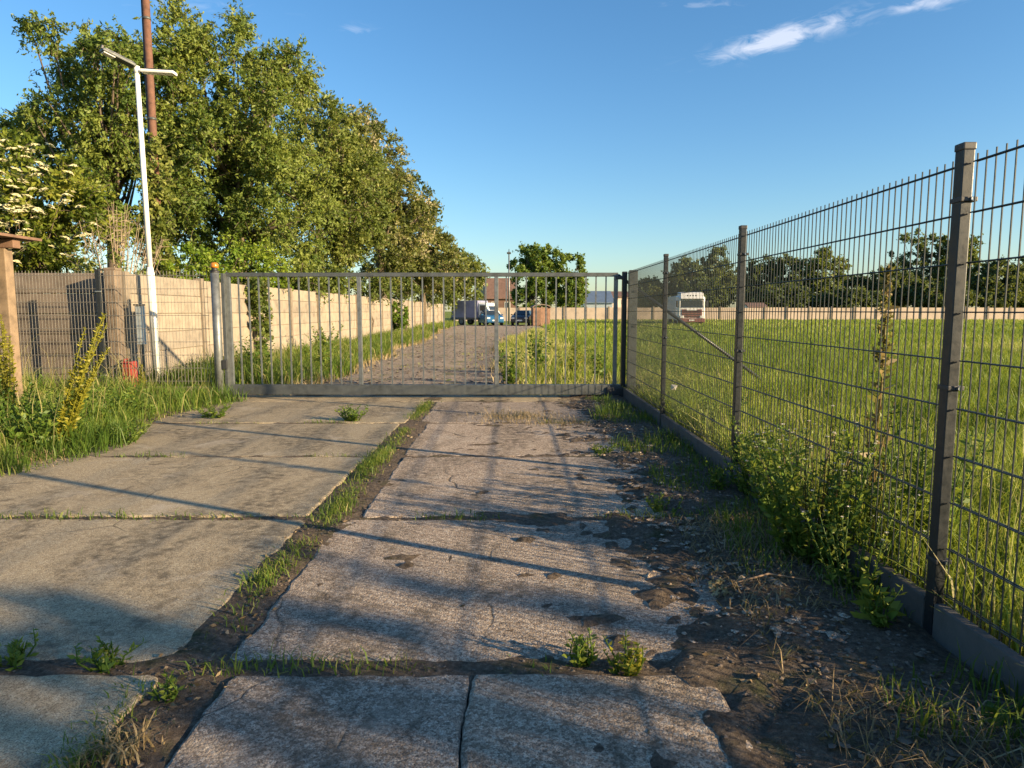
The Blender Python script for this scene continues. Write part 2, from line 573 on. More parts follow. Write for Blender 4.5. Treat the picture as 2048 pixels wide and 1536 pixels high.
def slab(x0, x1, y0, y1, mat, top=0.0, rough=.02, tilt=(0, 0), seed=0, thick=.14):
    """one cast slab with worn, uneven edges and rounded corners"""
    pts = []
    step = .045
    rc = .03
    def side(ax, ay, bx, by):
        L = math.hypot(bx - ax, by - ay); n = max(2, int(L / step))
        for i in range(n):
            t = i / n
            pts.append((ax + (bx - ax) * t, ay + (by - ay) * t))
    side(x0, y0, x1, y0); side(x1, y0, x1, y1); side(x1, y1, x0, y1); side(x0, y1, x0, y0)
    cx, cy = (x0 + x1) / 2, (y0 + y1) / 2
    out = []
    for (x, y) in pts:
        # round the corners
        dx, dy = max(0, abs(x - cx) - ((x1 - x0) / 2 - rc)), max(0, abs(y - cy) - ((y1 - y0) / 2 - rc))
        if dx > 0 and dy > 0:
            d = math.hypot(dx, dy)
            if d > rc:
                x -= math.copysign(dx - dx * rc / d, x - cx); y -= math.copysign(dy - dy * rc / d, y - cy)
        ex = rough * (.6 * fbm(x, y, 1.5, seed + 1.3) + 1.0 * fbm(x, y, 8, seed + 4.4) + .5 * fbm(x, y, 25, seed + 7))
        ey = rough * (.6 * fbm(x, y, 1.5, seed + 11.3) + 1.0 * fbm(x, y, 8, seed + 14.4) + .5 * fbm(x, y, 25, seed + 2))
        out.append((x + ex, y + ey))
    n = len(out)
    m = MB()
    def zz(x, y):
        return top + tilt[0] * (x - cx) + tilt[1] * (y - cy)
    v = []
    for ins, dz in ((.0, -thick), (0, -.012), (.003, -.004), (.011, 0)):
        for (x, y) in out:
            a = math.hypot(x - cx, y - cy) or 1
            jx = .5 + fbm(x, y, 14, seed + 20)
            q = ins * (1 + jx)
            v.append((x - math.copysign(min(q, abs(x - cx)), x - cx) * (abs(x - cx) / (x1 - x0) * 2) ** 4,
                      y - math.copysign(min(q, abs(y - cy)), y - cy) * (abs(y - cy) / (y1 - y0) * 2) ** 4,
                      zz(x, y) + dz))
    f = []
    for r_ in range(3):
        for i in range(n):
            j = (i + 1) % n
            f.append((r_ * n + i, r_ * n + j, (r_ + 1) * n + j, (r_ + 1) * n + i))
    f.append(tuple(3 * n + i for i in range(n)))
    f.append(tuple(n - 1 - i for i in range(n)))
    m.add(v, f)
    return m.build('slab', mat, pav)


for i in range(5):
    a, b_ = YJ[i], YJ[i + 1]
    gap = (.10, .055, .03, .028, .025, .025)
    slab(-4.6, JL[i], a + gap[i], b_ - gap[i + 1], M['slab_a'], (.008, 0, .004, -.004, .003)[i], .012,
         ((.002, -.001), (-.002, .003), (.001, -.002), (.002, .001), (0, .001))[i], 3 * i + 1)
    if i == 0:
        slab(JR[0], -.158, a + .1, b_ - .045, M['slab_b'], .004, .012, (.003, -.002), 31)
        slab(-.152, .74, a + .1, b_ - .045, M['slab_b'], .002, .012, (-.003, .002), 31)
    else:
        slab(JR[i], 1.22 + .05 * i, a + gap[i] * 1.1, b_ - gap[i + 1], M['slab_b'],
             (.0, -.003, .003, 0, .002)[i], .018, ((.002, .002), (-.003, -.002), (.002, .003), (.001, 0), (0, .002))[i], 3 * i + 40)
# threshold strip under the gate
slab(-4.6, 1.5, 9.97, 10.75, M['slab_a'], -.004, .012, (0, 0), 77)

# the track beyond the gate: an uneven sheet 4 mm and more above the ground
def track_edges(y):
    t = smooth01(14, 62, y)
    l = -3.75 - 1.6 * t + .5 * fbm(0, y, .25, 2.2) + .12 * fbm(0, y, 2, 3)
    r = -.10 + 2.6 * smooth01(26, 60, y) + .55 * fbm(3, y, .25, 6.2) + .14 * fbm(0, y, 2, 8)
    return l, r


tv, tf = [], []
ty = list(np.arange(10.7, 24, .25)) + list(np.arange(24, 66, .8))
for i, y in enumerate(ty):
    l, r = track_edges(y)
    for k in range(13):
        x = l + (r - l) * k / 12
        rut = -.03 * (math.exp(-((k - 3.5) / 1.3) ** 2) + math.exp(-((k - 8.5) / 1.3) ** 2))
        tv.append((x, y, max(ground_z(x, y) + .006, .015 + rut + .015 * fbm(x, y, 2, 2)) if 0 < k < 12 else ground_z(x, y) + .004))
    if i:
        for k in range(12):
            a = (i - 1) * 13 + k
            tf.append((a, a + 1, a + 14, a + 13))
tm = MB(); tm.add(tv, tf)
structure(tm.build('road', M['track'], smooth=True))


# ------------------------------------------------------------------ right wire fence
def cyl_mesh(name, r, L, mat, n=6, axis='Z'):
    m = MB()
    e = {'Z': Vector((0, 0, L)), 'Y': Vector((0, L, 0)), 'X': Vector((L, 0, 0))}[axis]
    m.tube([(0, 0, 0), e], r, n)
    return m.mesh(name, mat)


def fence_post(parent, x, y, h, mats, w=.044, d=.052, clips=(.33, 1.03, 1.75), side=1):
    p = boxpart('post', (x, y, h / 2 - .25), (w, d, h + .5), mats[0], parent, .004)
    cp = boxpart('cap', (0, 0, (h + .5) / 2 + .012), (w + .006, d + .006, .028), M['cap'], p, .005)
    for z in clips:
        c = boxpart('clip', (.006 * side, 0, z - (h / 2 - .25)), (w + .02, d + .018, .018), M['cap'], p, .003)
        bo = MB(); bo.tube([(w / 2 - .014, -d / 2 - .009, 0), (w / 2 - .014, -d / 2 - .02, 0)], .008, 6)
        bo.build('bolt', M['bolt'], p, loc=(.006 * side, 0, z - (h / 2 - .25)))
    return p


rf = thing('wire_fence', 'anthracite double-rod wire fence with square posts running along the right of the slabs', 'fence', (FX, 0, 0))
POSTS_Y = [.18, 2.66, 5.16, 7.70]
for y in POSTS_Y:
    fence_post(rf, 0, y, 1.935, (M['anthracite'],))
wire_z = cyl_mesh('wire', .0031, 1.755, M['wire'], 5)
ends = POSTS_Y + [10.34]
for i in range(4):
    y0, y1 = ends[i] + .035, ends[i + 1] - .035
    rail = cyl_mesh('rail', .003, y1 - y0, M['wire'], 5, 'Y')
    for k in range(10):
        z = .20 + k * .1875
        o = link('rail', rail, rf, (.012, y0, z))
        link('rail', rail, rf, (.0245, y0, z))
    n = int((y1 - y0) / .05)
    for k in range(n + 1):
        if y0 + .015 + k * .05 < .9:
            continue
        link('wire', wire_z, rf, (.01825, y0 + .012 + k * (y1 - y0 - .024) / n, .16))
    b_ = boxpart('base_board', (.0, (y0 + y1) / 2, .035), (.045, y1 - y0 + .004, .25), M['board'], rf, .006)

# ------------------------------------------------------------------ sliding gate
GY = 10.42
gl, gr = P(463, 800, GY).x, P(1232, 800, GY).x
gate = thing('sliding_gate', 'long galvanised sliding gate of upright bars across the driveway', 'gate', (0, GY, 0))
boxpart('top_rail', ((gl + gr) / 2, 0, 1.875), (gr - gl, .05, .06), M['galv_dark'], gate, .005)
boxpart('bottom_beam', ((gl + 3.1) / 2, 0, .125), (3.1 - gl, .10, .155), M['galv_dark'], gate, .008)
fr = [gl + .03, P(721, 700, GY).x, P(993, 700, GY).x, gr - .03]
for x in fr:
    boxpart('upright', (x, 0, 1.0235), (.06, .055, 1.643), M['galv'], gate, .005)
pk = MB(); pk.box((0, 0, .8225), (.02, .02, 1.643))
pkm = pk.mesh('picket', M['galv'])
for a, b_ in zip(fr[:-1], fr[1:]):
    n = int(round((b_ - a) / .157))
    for k in range(1, n):
        link('picket', pkm, gate, (a + (b_ - a) * k / n, 0, .2025), (0, 0, random.uniform(-.03, .03)))
# cantilever tail behind the fence
tubepart('brace', [(gr + .0, .01, 1.87), (gr + 2.30, .01, .23)], .024, M['anthracite'], gate, 8)
# guide post pair at the fence end
gp = thing('gate_guide_post', 'grey steel guide post where the sliding gate meets the wire fence', 'gate post', (P(1252, 790, GY).x + .02, 10.34, 0))
boxpart('post', (-.075, .07, .75), (.07, .09, 2.34), M['anthracite'], gp, .005)
boxpart('front_post', (.035, -.06, .745), (.125, .07, 2.33), M['galv_dark'], gp, .006)
boxpart('cap', (.035, -.06, 1.922), (.122, .077, .024), M['cap'], gp, .004)
for z in (.33, 1.1, 1.62):
    boxpart('clip', (.06, -.10, z), (.055, .02, .028), M['cap'], gp, .003)
boxpart('roller_bracket', (-.14, .08, 1.83), (.13, .12, .05), M['cap'], gp, .006)
boxpart('roller_block', (-.18, .1, .10), (.30, .20, .14), M['cap'], gp, .02)
# catch post on the left with its warning lamp
cp_ = thing('gate_catch_post', 'shiny round steel post at the left end of the sliding gate', 'gate post', (P(441, 800, GY - .12).x, GY - .12, 0))
tubepart('post', [(0, 0, -.3), (0, 0, 1.90)], .062, M['galv'], cp_, 16)
tubepart('cap', [(0, 0, 1.9), (0, 0, 1.925)], .066, M['cap'], cp_, 16)
boxpart('catch_channel', (.105, .05, 1.0), (.05, .09, 1.78), M['galv_dark'], cp_, .006)
boxpart('lock_box', (.10, -.02, .52), (.07, .05, .14), M['cap'], cp_, .006)
wl = thing('warning_lamp', 'small orange warning lamp on top of the round gate post', 'lamp', (cp_.location.x, cp_.location.y, 1.925))
tubepart('socket', [(0, 0, 0), (0, 0, .045)], [.045, .04], M['cap'], wl, 12)
tubepart('lens', [(0, 0, .045), (0, 0, .055), (0, 0, .105), (0, 0, .12), (0, 0, .125)], [.055, .06, .056, .042, .012], M['orange'], wl, 14)

# ------------------------------------------------------------------ left wire fence
lf = thing('galvanised_fence', 'pale galvanised mesh fence between the timber shelter and the gate', 'fence', (0, 10.36, 0))
lp = [P(12, 700, 10.36).x - 1.1, P(205, 700, 10.36).x, cp_.location.x - .11]
for x in lp[:2]:
    p = boxpart('post', (x, 0, .72), (.06, .045, 2.42), M['anthracite'], lf, .004)
    boxpart('cap', (0, 0, 1.222), (.066, .051, .024), M['cap'], p, .004)
    for z in (.35, 1.0, 1.62):
        boxpart('clip', (0, -.012, z - .72), (.085, .04, .018), M['bolt'], p, .003)
wz = cyl_mesh('wire', .003, 1.72, M['galv_wire'], 5)
for a, b_ in zip(lp[:-1], lp[1:]):
    a += .035; b_ -= .03
    rail = cyl_mesh('rail', .0038, b_ - a, M['galv_wire'], 5, 'X')
    for k in range(9):
        link('rail', rail, lf, (a, -.012, .26 + k * .2))
        link('rail', rail, lf, (a, .0015, .26 + k * .2))
    n = int((b_ - a) / .05)
    for k in range(n + 1):
        link('wire', wz, lf, (a + .01 + k * (b_ - a - .02) / n, -.0052, .21))
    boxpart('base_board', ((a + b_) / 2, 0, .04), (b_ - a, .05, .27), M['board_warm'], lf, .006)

# ------------------------------------------------------------------ panel walls
WX, WY0 = -6.32, 11.15
WH = 1.93
lw = thing('panel_wall', 'long sunlit concrete panel wall running along the left of the track', 'wall', (WX, WY0, 0))
rows = 6
ph = (WH + .05) / rows
BAY = 2.75
def wall_panel(mb, L, h, rot=False):
    pr = [(-.025, -h / 2 + .001), (.004, -h / 2 + .001), (.008, -h / 2 + .007), (.022, -h / 2 + .010), (.025, -h / 2 + .016),
          (.025, h / 2 - .016), (.022, h / 2 - .010), (.008, h / 2 - .007), (.004, h / 2 - .001), (-.025, h / 2 - .001)]
    n = len(pr)
    v = [(a, y, c) for y in (-L / 2, L / 2) for a, c in pr]
    if rot:
        v = [(y, -a, c) for a, y, c in v]
    f = [(i, (i + 1) % n, n + (i + 1) % n, n + i) for i in range(n)] + [tuple(range(n - 1, -1, -1)), tuple(range(n, 2 * n))]
    mb.add(v, f)


pan = []
for v in range(3):
    m = MB(); wall_panel(m, BAY - .13, ph)
    me = m.mesh('panel', M['wall_panel'] if v else M['wall_panel_b'])
    pan.append(me)
m = MB(); m.box((0, 0, (WH + .3) / 2 - .28), (.15, .13, WH + .34))
wpm = m.mesh('post', M['wall_post'])
nb = 19
for i in range(nb + 1):
    link('post', wpm, lw, (0, i * BAY, random.uniform(-.01, .015)), (0, random.uniform(-.01, .01), 0))
    if i < nb:
        for r_ in range(rows):
            link('panel', random.choice(pan), lw, (random.uniform(-.008, .008), (i + .5) * BAY, -.04 + (r_ + .5) * ph),
                 (0, random.uniform(-.012, .012), 0))
cw = thing('weathered_panel_wall', 'weathered brown concrete panel wall behind the mesh fence at far left', 'wall', (0, 11.14, 0))
x = -6.5
m = MB(); wall_panel(m, 1.86, ph, True)
fpm = m.mesh('panel', M['wall_front'])
m = MB(); m.box((0, 0, (WH + .3) / 2 - .28), (.13, .15, WH + .34))
fpp = m.mesh('post', M['wall_front'])
for i in range(4):
    link('post', fpp, cw, (x - i * 2.0, 0, 0))
    if i < 3:
        for r_ in range(rows):
            link('panel', fpm, cw, (x - 1.0 - i * 2.0, random.uniform(-.008, .008), -.04 + (r_ + .5) * ph), (random.uniform(-.012, .012), 0, 0))

# ------------------------------------------------------------------ things at the left wall
def at(px, py, Y):
    p = P(px, py, Y); return (p.x, p.y, 0)


pil = MB()
px0 = P(233, 700, 10.75).x
for i in range(9):
    pass
o = thing('concrete_pillar', 'old rough concrete pillar behind the mesh fence', 'pillar', (px0, 10.78, 0))
m = MB()
ring = []
for k in range(11):
    z = -.2 + k * .216
    w = .088 + .006 * math.sin(k * 2.1)
    ring.append([(w * c + .008 * fbm(k, c, 2, 3), w * s + .008 * fbm(k, s, 2, 9), z) for c, s in ((-1, -.8), (-.8, -1), (.8, -1), (1, -.8), (1, .8), (.8, 1), (-.8, 1), (-1, .8))])
vv = [p for r_ in ring for p in r_]
ff = [(i * 8 + k, i * 8 + (k + 1) % 8, (i + 1) * 8 + (k + 1) % 8, (i + 1) * 8 + k) for i in range(10) for k in range(8)] + [tuple(80 + k for k in range(8))]
m.add(vv, ff); m.build('shaft', M['old_pillar'], o)
boxpart('cap_stone', (0, 0, 1.98), (.19, .19, .04), M['old_pillar'], o, .01)

rb = thing('red_canister', 'faded red plastic canister standing beside the old pillar', 'canister', (P(259, 730, 10.7).x, 10.70, .06))
boxpart('body', (0, 0, .25), (.15, .2, .46), M['red'], rb, .025)
tubepart('spout', [(.03, 0, .47), (.03, 0, .52)], .025, M['cap'], rb, 10)
tubepart('handle', [(-.05, -.06, .47), (-.05, -.05, .51), (-.05, .05, .51), (-.05, .06, .47)], .012, M['red'], rb, 8)
boxpart('foot', (0, 0, -.035), (.13, .18, .10), M['cap'], rb, .01)

bb = thing('control_cabinet', 'narrow pale blue metal cabinet mounted beside the white lamp pole', 'cabinet', (P(283, 700, 11.0).x, 11.02, 0))
boxpart('stand', (0, 0, .36), (.05, .05, .86), M['galv_dark'], bb, .004)
c_ = boxpart('housing', (0, 0, 1.10), (.11, .10, .62), M['bluegrey'], bb, .008)
boxpart('door', (-.0, -.054, 0), (.085, .008, .55), M['bluegrey'], c_, .003)
boxpart('lid', (0, -.01, .325), (.13, .13, .025), M['galv_dark'], c_, .004)

# timber shelter at the left edge of the picture
sh = thing('timber_shelter', 'timber shelter post and brown eave at the left edge', 'shelter', (P(22, 700, 8.6).x, 8.6, 0))
boxpart('post', (0, 0, .95), (.13, .14, 2.3), M['timber'], sh, .01)
boxpart('post', (-2.4, 0, .95), (.16, .16, 2.3), M['timber'], sh, .01)
boxpart('post', (-2.4, -2.2, .95), (.16, .16, 2.3), M['timber'], sh, .01)
boxpart('beam', (-1.2, 0, 2.16), (2.75, .13, .11), M['timber_dark'], sh, .008)
boxpart('beam', (-1.2, -2.2, 2.16), (2.75, .13, .11), M['timber_dark'], sh, .008)
for k in range(13):
    boxpart('roof_board', (-2.55 + k * .225, -1.1, 2.24 + .002 * (k % 2)), (.215, 2.9, .035), M['timber_dark'], sh, .005)

# ------------------------------------------------------------------ lamp post, wooden pole, far lamp
lm = thing('solar_lamp_post', 'white solar street lamp with two arms in front of the panel wall', 'street lamp', at(316, 775, 11.45))
lm.rotation_euler = (0, R(-.6), 0)
tubepart('base_pole', [(0, 0, -.2), (0, 0, 1.95), (0, 0, 2.05)], [.062, .062, .045], M['white_paint'], lm, 16)
tubepart('pole', [(0, 0, 2.0), (0, 0, 5.22)], [.043, .037], M['white_paint'], lm, 14)
tubepart('collar', [(0, 0, 5.14), (0, 0, 5.25)], .046, M['white_paint'], lm, 14)
hd = boxpart('lamp_head', (.34, .02, 5.16), (.54, .16, .05), M['white_paint'], lm, .02)
hd.rotation_euler = (0, R(4), 0)
boxpart('solar_panel', (0.03, 0, .032), (.44, .14, .012), M['solar'], hd, .002)
hd2 = boxpart('lamp_head', (-.17, -.22, 5.30), (.17, .50, .05), M['galv_dark'], lm, .02)
hd2.rotation_euler = (R(-14), 0, R(-38))
boxpart('solar_panel', (0, 0, .03), (.15, .44, .012), M['solar'], hd2, .002)
boxpart('light_lens', (0, -.14, -.03), (.12, .17, .012), M['lens'], hd2, .003)
boxpart('sensor', (0, -.24, .05), (.035, .035, .06), M['cap'], hd2, .006)

wp = thing('wooden_pole', 'tall reddish brown utility pole rising through the trees behind the wall', 'utility pole', at(322, 560, 15.5))
tubepart('shaft', [(0, 0, -.4), (.0, 0, 4), (.0, 0, 10.6)], [.09, .083, .074], M['wood_pole'], wp, 14)
tubepart('cable', [(-.09, -.04, .2), (-.085, -.03, 5), (-.075, -.03, 10.4)], .012, M['cap'], wp, 6)
for z in (3.4, 5.5, 7.6):
    tubepart('band', [(0, 0, z), (0, 0, z + .05)], .09, M['galv_dark'], wp, 14)
boxpart('cross_arm', (0, 0, 10.2), (1.4, .1, .12), M['wood_pole'], wp, .01)

pv = thing('pole_vine', 'yellow-green climber wrapped round the lower utility pole', 'vine', tuple(wp.location))
fl = thing('slim_street_lamp', 'thin distant street lamp standing left of the round trees', 'street lamp', at(1018, 640, 72))
tubepart('pole', [(0, 0, -.1), (0, 0, 7.2)], [.11, .07], M['galv'], fl, 10)
boxpart('lamp_head', (.0, -.3, 7.3), (.42, .8, .16), M['galv_dark'], fl, .04)
tubepart('solar_panel', [(0, .05, 7.3), (0, .05, 7.75)], [.06, .03], M['cap'], fl, 8)


# ------------------------------------------------------------------ foliage
def leaf_arr(mb, c, axis, size, wr, tint):
    """one rhombic, slightly folded leaf for each centre"""
    n = len(c)
    axis = axis / (np.linalg.norm(axis, axis=1, keepdims=True) + 1e-9)
    r = rng.normal(size=(n, 3))
    side = np.cross(axis, r); side /= (np.linalg.norm(side, axis=1, keepdims=True) + 1e-9)
    nor = np.cross(side, axis)
    s = size[:, None]
    w = s * wr
    v = np.empty((n, 4, 3), np.float32)
    v[:, 0] = c - axis * s * .5
    v[:, 1] = c + side * w * .5 - axis * s * .05 + nor * s * .08
    v[:, 2] = c + axis * s * .5 - nor * s * .06
    v[:, 3] = c - side * w * .5 - axis * s * .05 + nor * s * .08
    f = np.arange(n * 4).reshape(n, 4)
    mb.add(v.reshape(-1, 3), f, np.repeat(tint, 4))


def unit(n):
    d = rng.normal(size=(n, 3)); return d / np.linalg.norm(d, axis=1, keepdims=True)


def in_crown(p, ells):
    return any(((p[0] - e[0]) / e[3]) ** 2 + ((p[1] - e[1]) / e[4]) ** 2 + ((p[2] - e[2]) / e[5]) ** 2 < 1 for e in ells)


def crown(mb, twigs_mb, ells, nclump, cr, ntw, nlf, size, wr=.5, shell=.55, droop=.1, tb=.5, tv=.2, centre=None, limbs=None):
    """twig sprays with leaves along them, gathered in clumps through the crown's volume; ells: (cx,cy,cz,rx,ry,rz)"""
    vol = np.array([e[3] * e[5] for e in ells]); vol = vol / vol.sum()
    C, A, S, T = [], [], [], []
    for k in range(nclump):
        e = ells[rng.choice(len(ells), p=vol)]
        d = unit(1)[0]
        rad = shell + (1 - shell) * rng.random() ** .6
        cc = np.array(e[:3]) + d * np.array(e[3:6]) * rad
        if cc[2] < size * .4:
            cc[2] = size * (.4 + rng.random())
        ct = tb + rng.normal() * tv
        r0 = cr * rng.uniform(.6, 1.3)
        od = d * .6
        for t in range(ntw):
            dd = unit(1)[0] + od; dd[2] -= droop * .5; dd /= np.linalg.norm(dd)
            L = r0 * rng.uniform(.6, 1.25)
            u = rng.uniform(.15, 1.0, nlf)[:, None]
            pts = cc + dd * L * u + np.array([0, 0, -1]) * droop * L * u ** 2
            jit = unit(nlf) * size * .45
            C.append(pts + jit)
            A.append(dd * .6 + unit(nlf) * .9 + np.array([0, 0, -droop]))
            S.append(size * rng.uniform(.6, 1.3, nlf))
            T.append(np.clip(ct + rng.normal(size=nlf) * .13, 0, 1))
            if twigs_mb is not None and t % 4 == 0:
                e2 = cc + dd * L
                twigs_mb.tube([cc, (cc + e2) / 2 + unit(1)[0] * .03, e2 + np.array([0, 0, -droop * L])], [size * .10, size * .07, size * .03], 3, cap=False)
        if limbs is not None and centre is not None and k % 2 == 0:
            limbs.append(cc)
    leaf_arr(mb, np.concatenate(C), np.concatenate(A), np.concatenate(S), wr, np.concatenate(T))


def tree(name, label, cat, base, ells, mat, nclump, cr, ntw, nlf, size, trunk_r=.16, fork=.35, wr=.5, shell=.55, droop=.1,
         tb=.5, tv=.2, group=None, stems=1, bark='bark', tint_seed=0):
    o = thing(name, label, cat, base, 0, group)
    b = np.array(base)
    ells = [tuple(np.array(e[:3]) - b) + tuple(e[3:]) for e in ells]
    lb, tm_, limbs = MB(), MB(), []
    top = max(e[2] + e[5] for e in ells)
    big = max(ells, key=lambda e: e[3] * e[5])
    crown(lb, tm_, ells, nclump, cr, ntw, nlf, size, wr, shell, droop, tb, tv, centre=big, limbs=limbs)
    fz = max(.3, top * fork)
    for s in range(stems):
        off = np.array([random.uniform(-.35, .35), random.uniform(-.3, .3), 0]) * (stems > 1)
        f_ = np.array([off[0] * 2 + (big[0]) * .25, off[1] * 2 + big[1] * .25, fz])
        tm_.tube([off + (0, 0, -.3), off * 1.2 + (f_ - off) * .5 + (.05, .03, 0), f_, np.array([big[0] * .7, big[1] * .7, top * .72])],
                 [trunk_r * 1.25, trunk_r, trunk_r * .75, trunk_r * .25], 9)
    for L in limbs[:46]:
        st = np.array([big[0] * .3, big[1] * .3, fz * random.uniform(.85, 1.5)])
        md = (st + L) / 2 + np.array([0, 0, -.12 * np.linalg.norm(L - st) * .5]) + unit(1)[0] * .12
        tm_.tube([st, md, L], [trunk_r * .34, trunk_r * .2, trunk_r * .07], 5)
    tm_.build('trunk', M[bark], o, smooth=True)
    lb.build('crown', M[mat], o)
    return o


def E(px, py, Y, rpx, rpz, ry):
    """an ellipsoid of the crown: centre seen at a pixel at a distance, radii given in photograph pixels across and up, and metres deep"""
    p = P(px, py, Y)
    k = Y / F
    return (p.x, p.y, p.z, rpx * k, ry, rpz * k)


GT = 'trees behind the panel wall'
tree('walnut_tree', 'spreading tree with layered boughs and sky gaps at far left', 'tree', at(215, 500, 19),
     [E(150, 95, 18.6, 100, 36, 1.6), E(225, 150, 19, 85, 42, 1.8), E(120, 235, 18.5, 78, 34, 1.5), E(230, 260, 19, 110, 66, 2.2), E(300, 180, 19, 70, 90, 2),
      E(150, 320, 19.2, 100, 45, 2), E(260, 380, 19, 110, 90, 2), E(40, 285, 19.4, 62, 30, 1.2)],
     'leaf_a', 230, .56, 18, 16, .115, .2, .4, .42, .35, .28, .70, .22, GT)
tree('poplar_tree', 'tallest leafy tree rising behind the brown utility pole', 'tree', at(480, 520, 20.5),
     [E(375, 150, 20, 55, 120, 1.6), E(470, 200, 20.5, 80, 135, 2.2), E(560, 250, 20.5, 62, 130, 2), E(450, 370, 20.3, 120, 130, 2.6), E(570, 420, 20.5, 85, 120, 2.4),
      E(358, 40, 20, 18, 34, .5), E(470, 78, 20.5, 26, 36, .7), E(590, 140, 20.5, 30, 40, .7), E(385, 400, 20, 70, 120, 2)],
     'leaf_a', 380, .58, 19, 16, .115, .24, .4, .42, .5, .12, .74, .22, GT)
tree('linden_tree', 'rounded olive tree just right of the tallest tree behind the wall', 'tree', at(665, 540, 27.5),
     [E(650, 320, 27, 72, 105, 2.4), E(700, 400, 27.5, 72, 120, 2.6), E(640, 460, 27, 66, 84, 2.2)],
     'leaf_b', 240, .64, 17, 14, .135, .22, .4, .5, .5, .15, .5, .2, GT)
tree('blossoming_tree', 'tree with brownish cream blossom over the middle of the wall', 'tree', at(765, 545, 37),
     [E(735, 345, 36.5, 62, 110, 3), E(800, 440, 37, 62, 90, 3), E(745, 470, 37, 76, 82, 3), E(712, 270, 37, 34, 46, 1.6)],
     'leaf_c', 220, .78, 14, 13, .19, .24, .4, .5, .5, .15, .5, .22, GT)
tree('locust_tree', 'airy olive tree with thin upright twigs behind the far wall end', 'tree', at(845, 560, 49),
     [E(835, 480, 48, 50, 72, 3), E(870, 525, 49, 52, 52, 3), E(815, 545, 48, 50, 40, 3), E(852, 410, 49, 14, 34, .8)],
     'leaf_c', 130, .9, 12, 10, .28, .22, .4, .5, .5, .15, .38, .2, GT)
tree('small_olive_tree', 'low olive tree where the panel wall ends beside the track', 'tree', at(905, 600, 66),
     [E(912, 545, 66, 48, 40, 3.0), E(938, 565, 66, 36, 30, 2.4), E(882, 585, 64, 30, 26, 2)],
     'leaf_b', 100, .9, 11, 10, .32, .2, .35, .5, .45, .15, .6, .2, GT)
tree('hedge_tree', 'olive hedge tree behind the weathered wall beyond the left edge', 'tree', (-15.5, 17.5, 0),
     [(-15.5, 17.5, 3.6, 2.2, 1.8, 2.2), (-14.4, 17.3, 2.6, 1.8, 1.6, 1.7)], 'leaf_b', 90, .6, 12, 10, .16, .16, .35, .5, .45, .15, .5, .2, GT)
tree('hedge_tree', 'farther hedge tree left of the weathered wall, beyond the picture edge', 'tree', (-20.5, 18.5, 0),
     [(-20.5, 18.5, 3.8, 2.6, 2.0, 2.6)], 'leaf_a', 80, .65, 12, 10, .17, .18, .35, .5, .45, .15, .5, .2, GT)
S1 = tree('elder_shrub', 'elder shrub with flat cream flower heads behind the weathered wall', 'shrub', at(70, 520, 13.6),
          [E(55, 370, 13.4, 92, 78, 1.1), E(130, 440, 13.5, 70, 84, 1.1), E(30, 470, 13.5, 80, 80, 1.1), E(-60, 400, 13.7, 90, 90, 1.2)],
          'elder', 190, .42, 14, 11, .11, .05, .25, .5, .6, .15, .5, .22, None, 4)
m = MB()                                    # a flat, lumpy umbel as one connected disc
uv = [(0, 0, .03)]
for r_, zz in ((.022, .02), (.042, .014), (.062, .006), (.085, -.006)):
    for k in range(14):
        a = k * 2 * math.pi / 14
        q = r_ * (random.uniform(.85, 1.15) if r_ < .06 else (1.1, .45)[k % 2] * random.uniform(.8, 1.25))
        uv.append((q * math.cos(a), q * math.sin(a), zz + random.uniform(-.016, .016)))
uf = [(0, 1 + k, 1 + (k + 1) % 14) for k in range(14)]
for j in range(3):
    uf += [(1 + j * 14 + k, 15 + j * 14 + k, 15 + j * 14 + (k + 1) % 14, 1 + j * 14 + (k + 1) % 14) for k in range(14)]
m.add(uv, uf, np.array([random.random() for _ in uv]))
umb = m.mesh('flower_head', M['petal'])
sb = np.array(S1.location)
for k in range(130):
    e = [E(55, 370, 13.4, 92, 78, 1.1), E(130, 440, 13.5, 70, 84, 1.1), E(30, 470, 13.5, 80, 80, 1.1)][k % 3]
    d = unit(1)[0]; d[1] = -abs(d[1]) * 1.3 - .2; d[2] = d[2] * .9 + .1; d[0] += .3; d /= np.linalg.norm(d)
    q = np.array(e[:3]) + d * np.array(e[3:]) * random.uniform(1.12, 1.36) - sb
    link('flower_head', umb, S1, tuple(q), (random.uniform(.0, .5), random.uniform(-.2, .4), random.uniform(0, 6)))
tree('bright_green_bush', 'bright yellow-green bush topping the wall behind the orange lamp', 'bush', (-7.5, 17.0, 0),
     [E(450, 528, 17.2, 92, 40, .8), E(515, 535, 18.4, 52, 40, .7), E(385, 538, 15.6, 52, 36, .7)],
     'leaf_d', 90, .38, 12, 10, .09, .05, .3, .55, .5, .1, .72, .16, None, 3)
# bare, dry shrub
ds = thing('dry_twig_shrub', 'dry leafless twiggy shrub left of the white lamp pole', 'shrub', at(225, 540, 12.6))
m = MB()
b0 = np.array(ds.location)
for k in range(46):
    a = random.uniform(-1, 1)
    tip = np.array(P(232 + a * 85 + random.uniform(-15, 15), 400 + abs(a) * 80 + random.uniform(-15, 70), 12.6 + random.uniform(-.5, .5))) - b0
    st = np.array([random.uniform(-.12, .12), random.uniform(-.1, .1), 0])
    md = st * .5 + tip * .55 + np.array([0, 0, .18])
    m.tube([st, md, tip], [.014, .009, .003], 4)
    for j in range(4):
        u = random.uniform(.45, .95); s_ = md * (1 - u) + tip * u
        m.tube([s_, s_ + unit(1)[0] * .22 + np.array([0, 0, .10])], [.007, .003], 3, cap=False)
m.build('branches', M['twig'], ds)
m = MB()
crown(m, None, [(0, 0, 1.95, .7, .4, .35)], 26, .25, 7, 7, .07, .5, .5, .1, .5)
m.build('foliage', M['leaf_b'], ds)

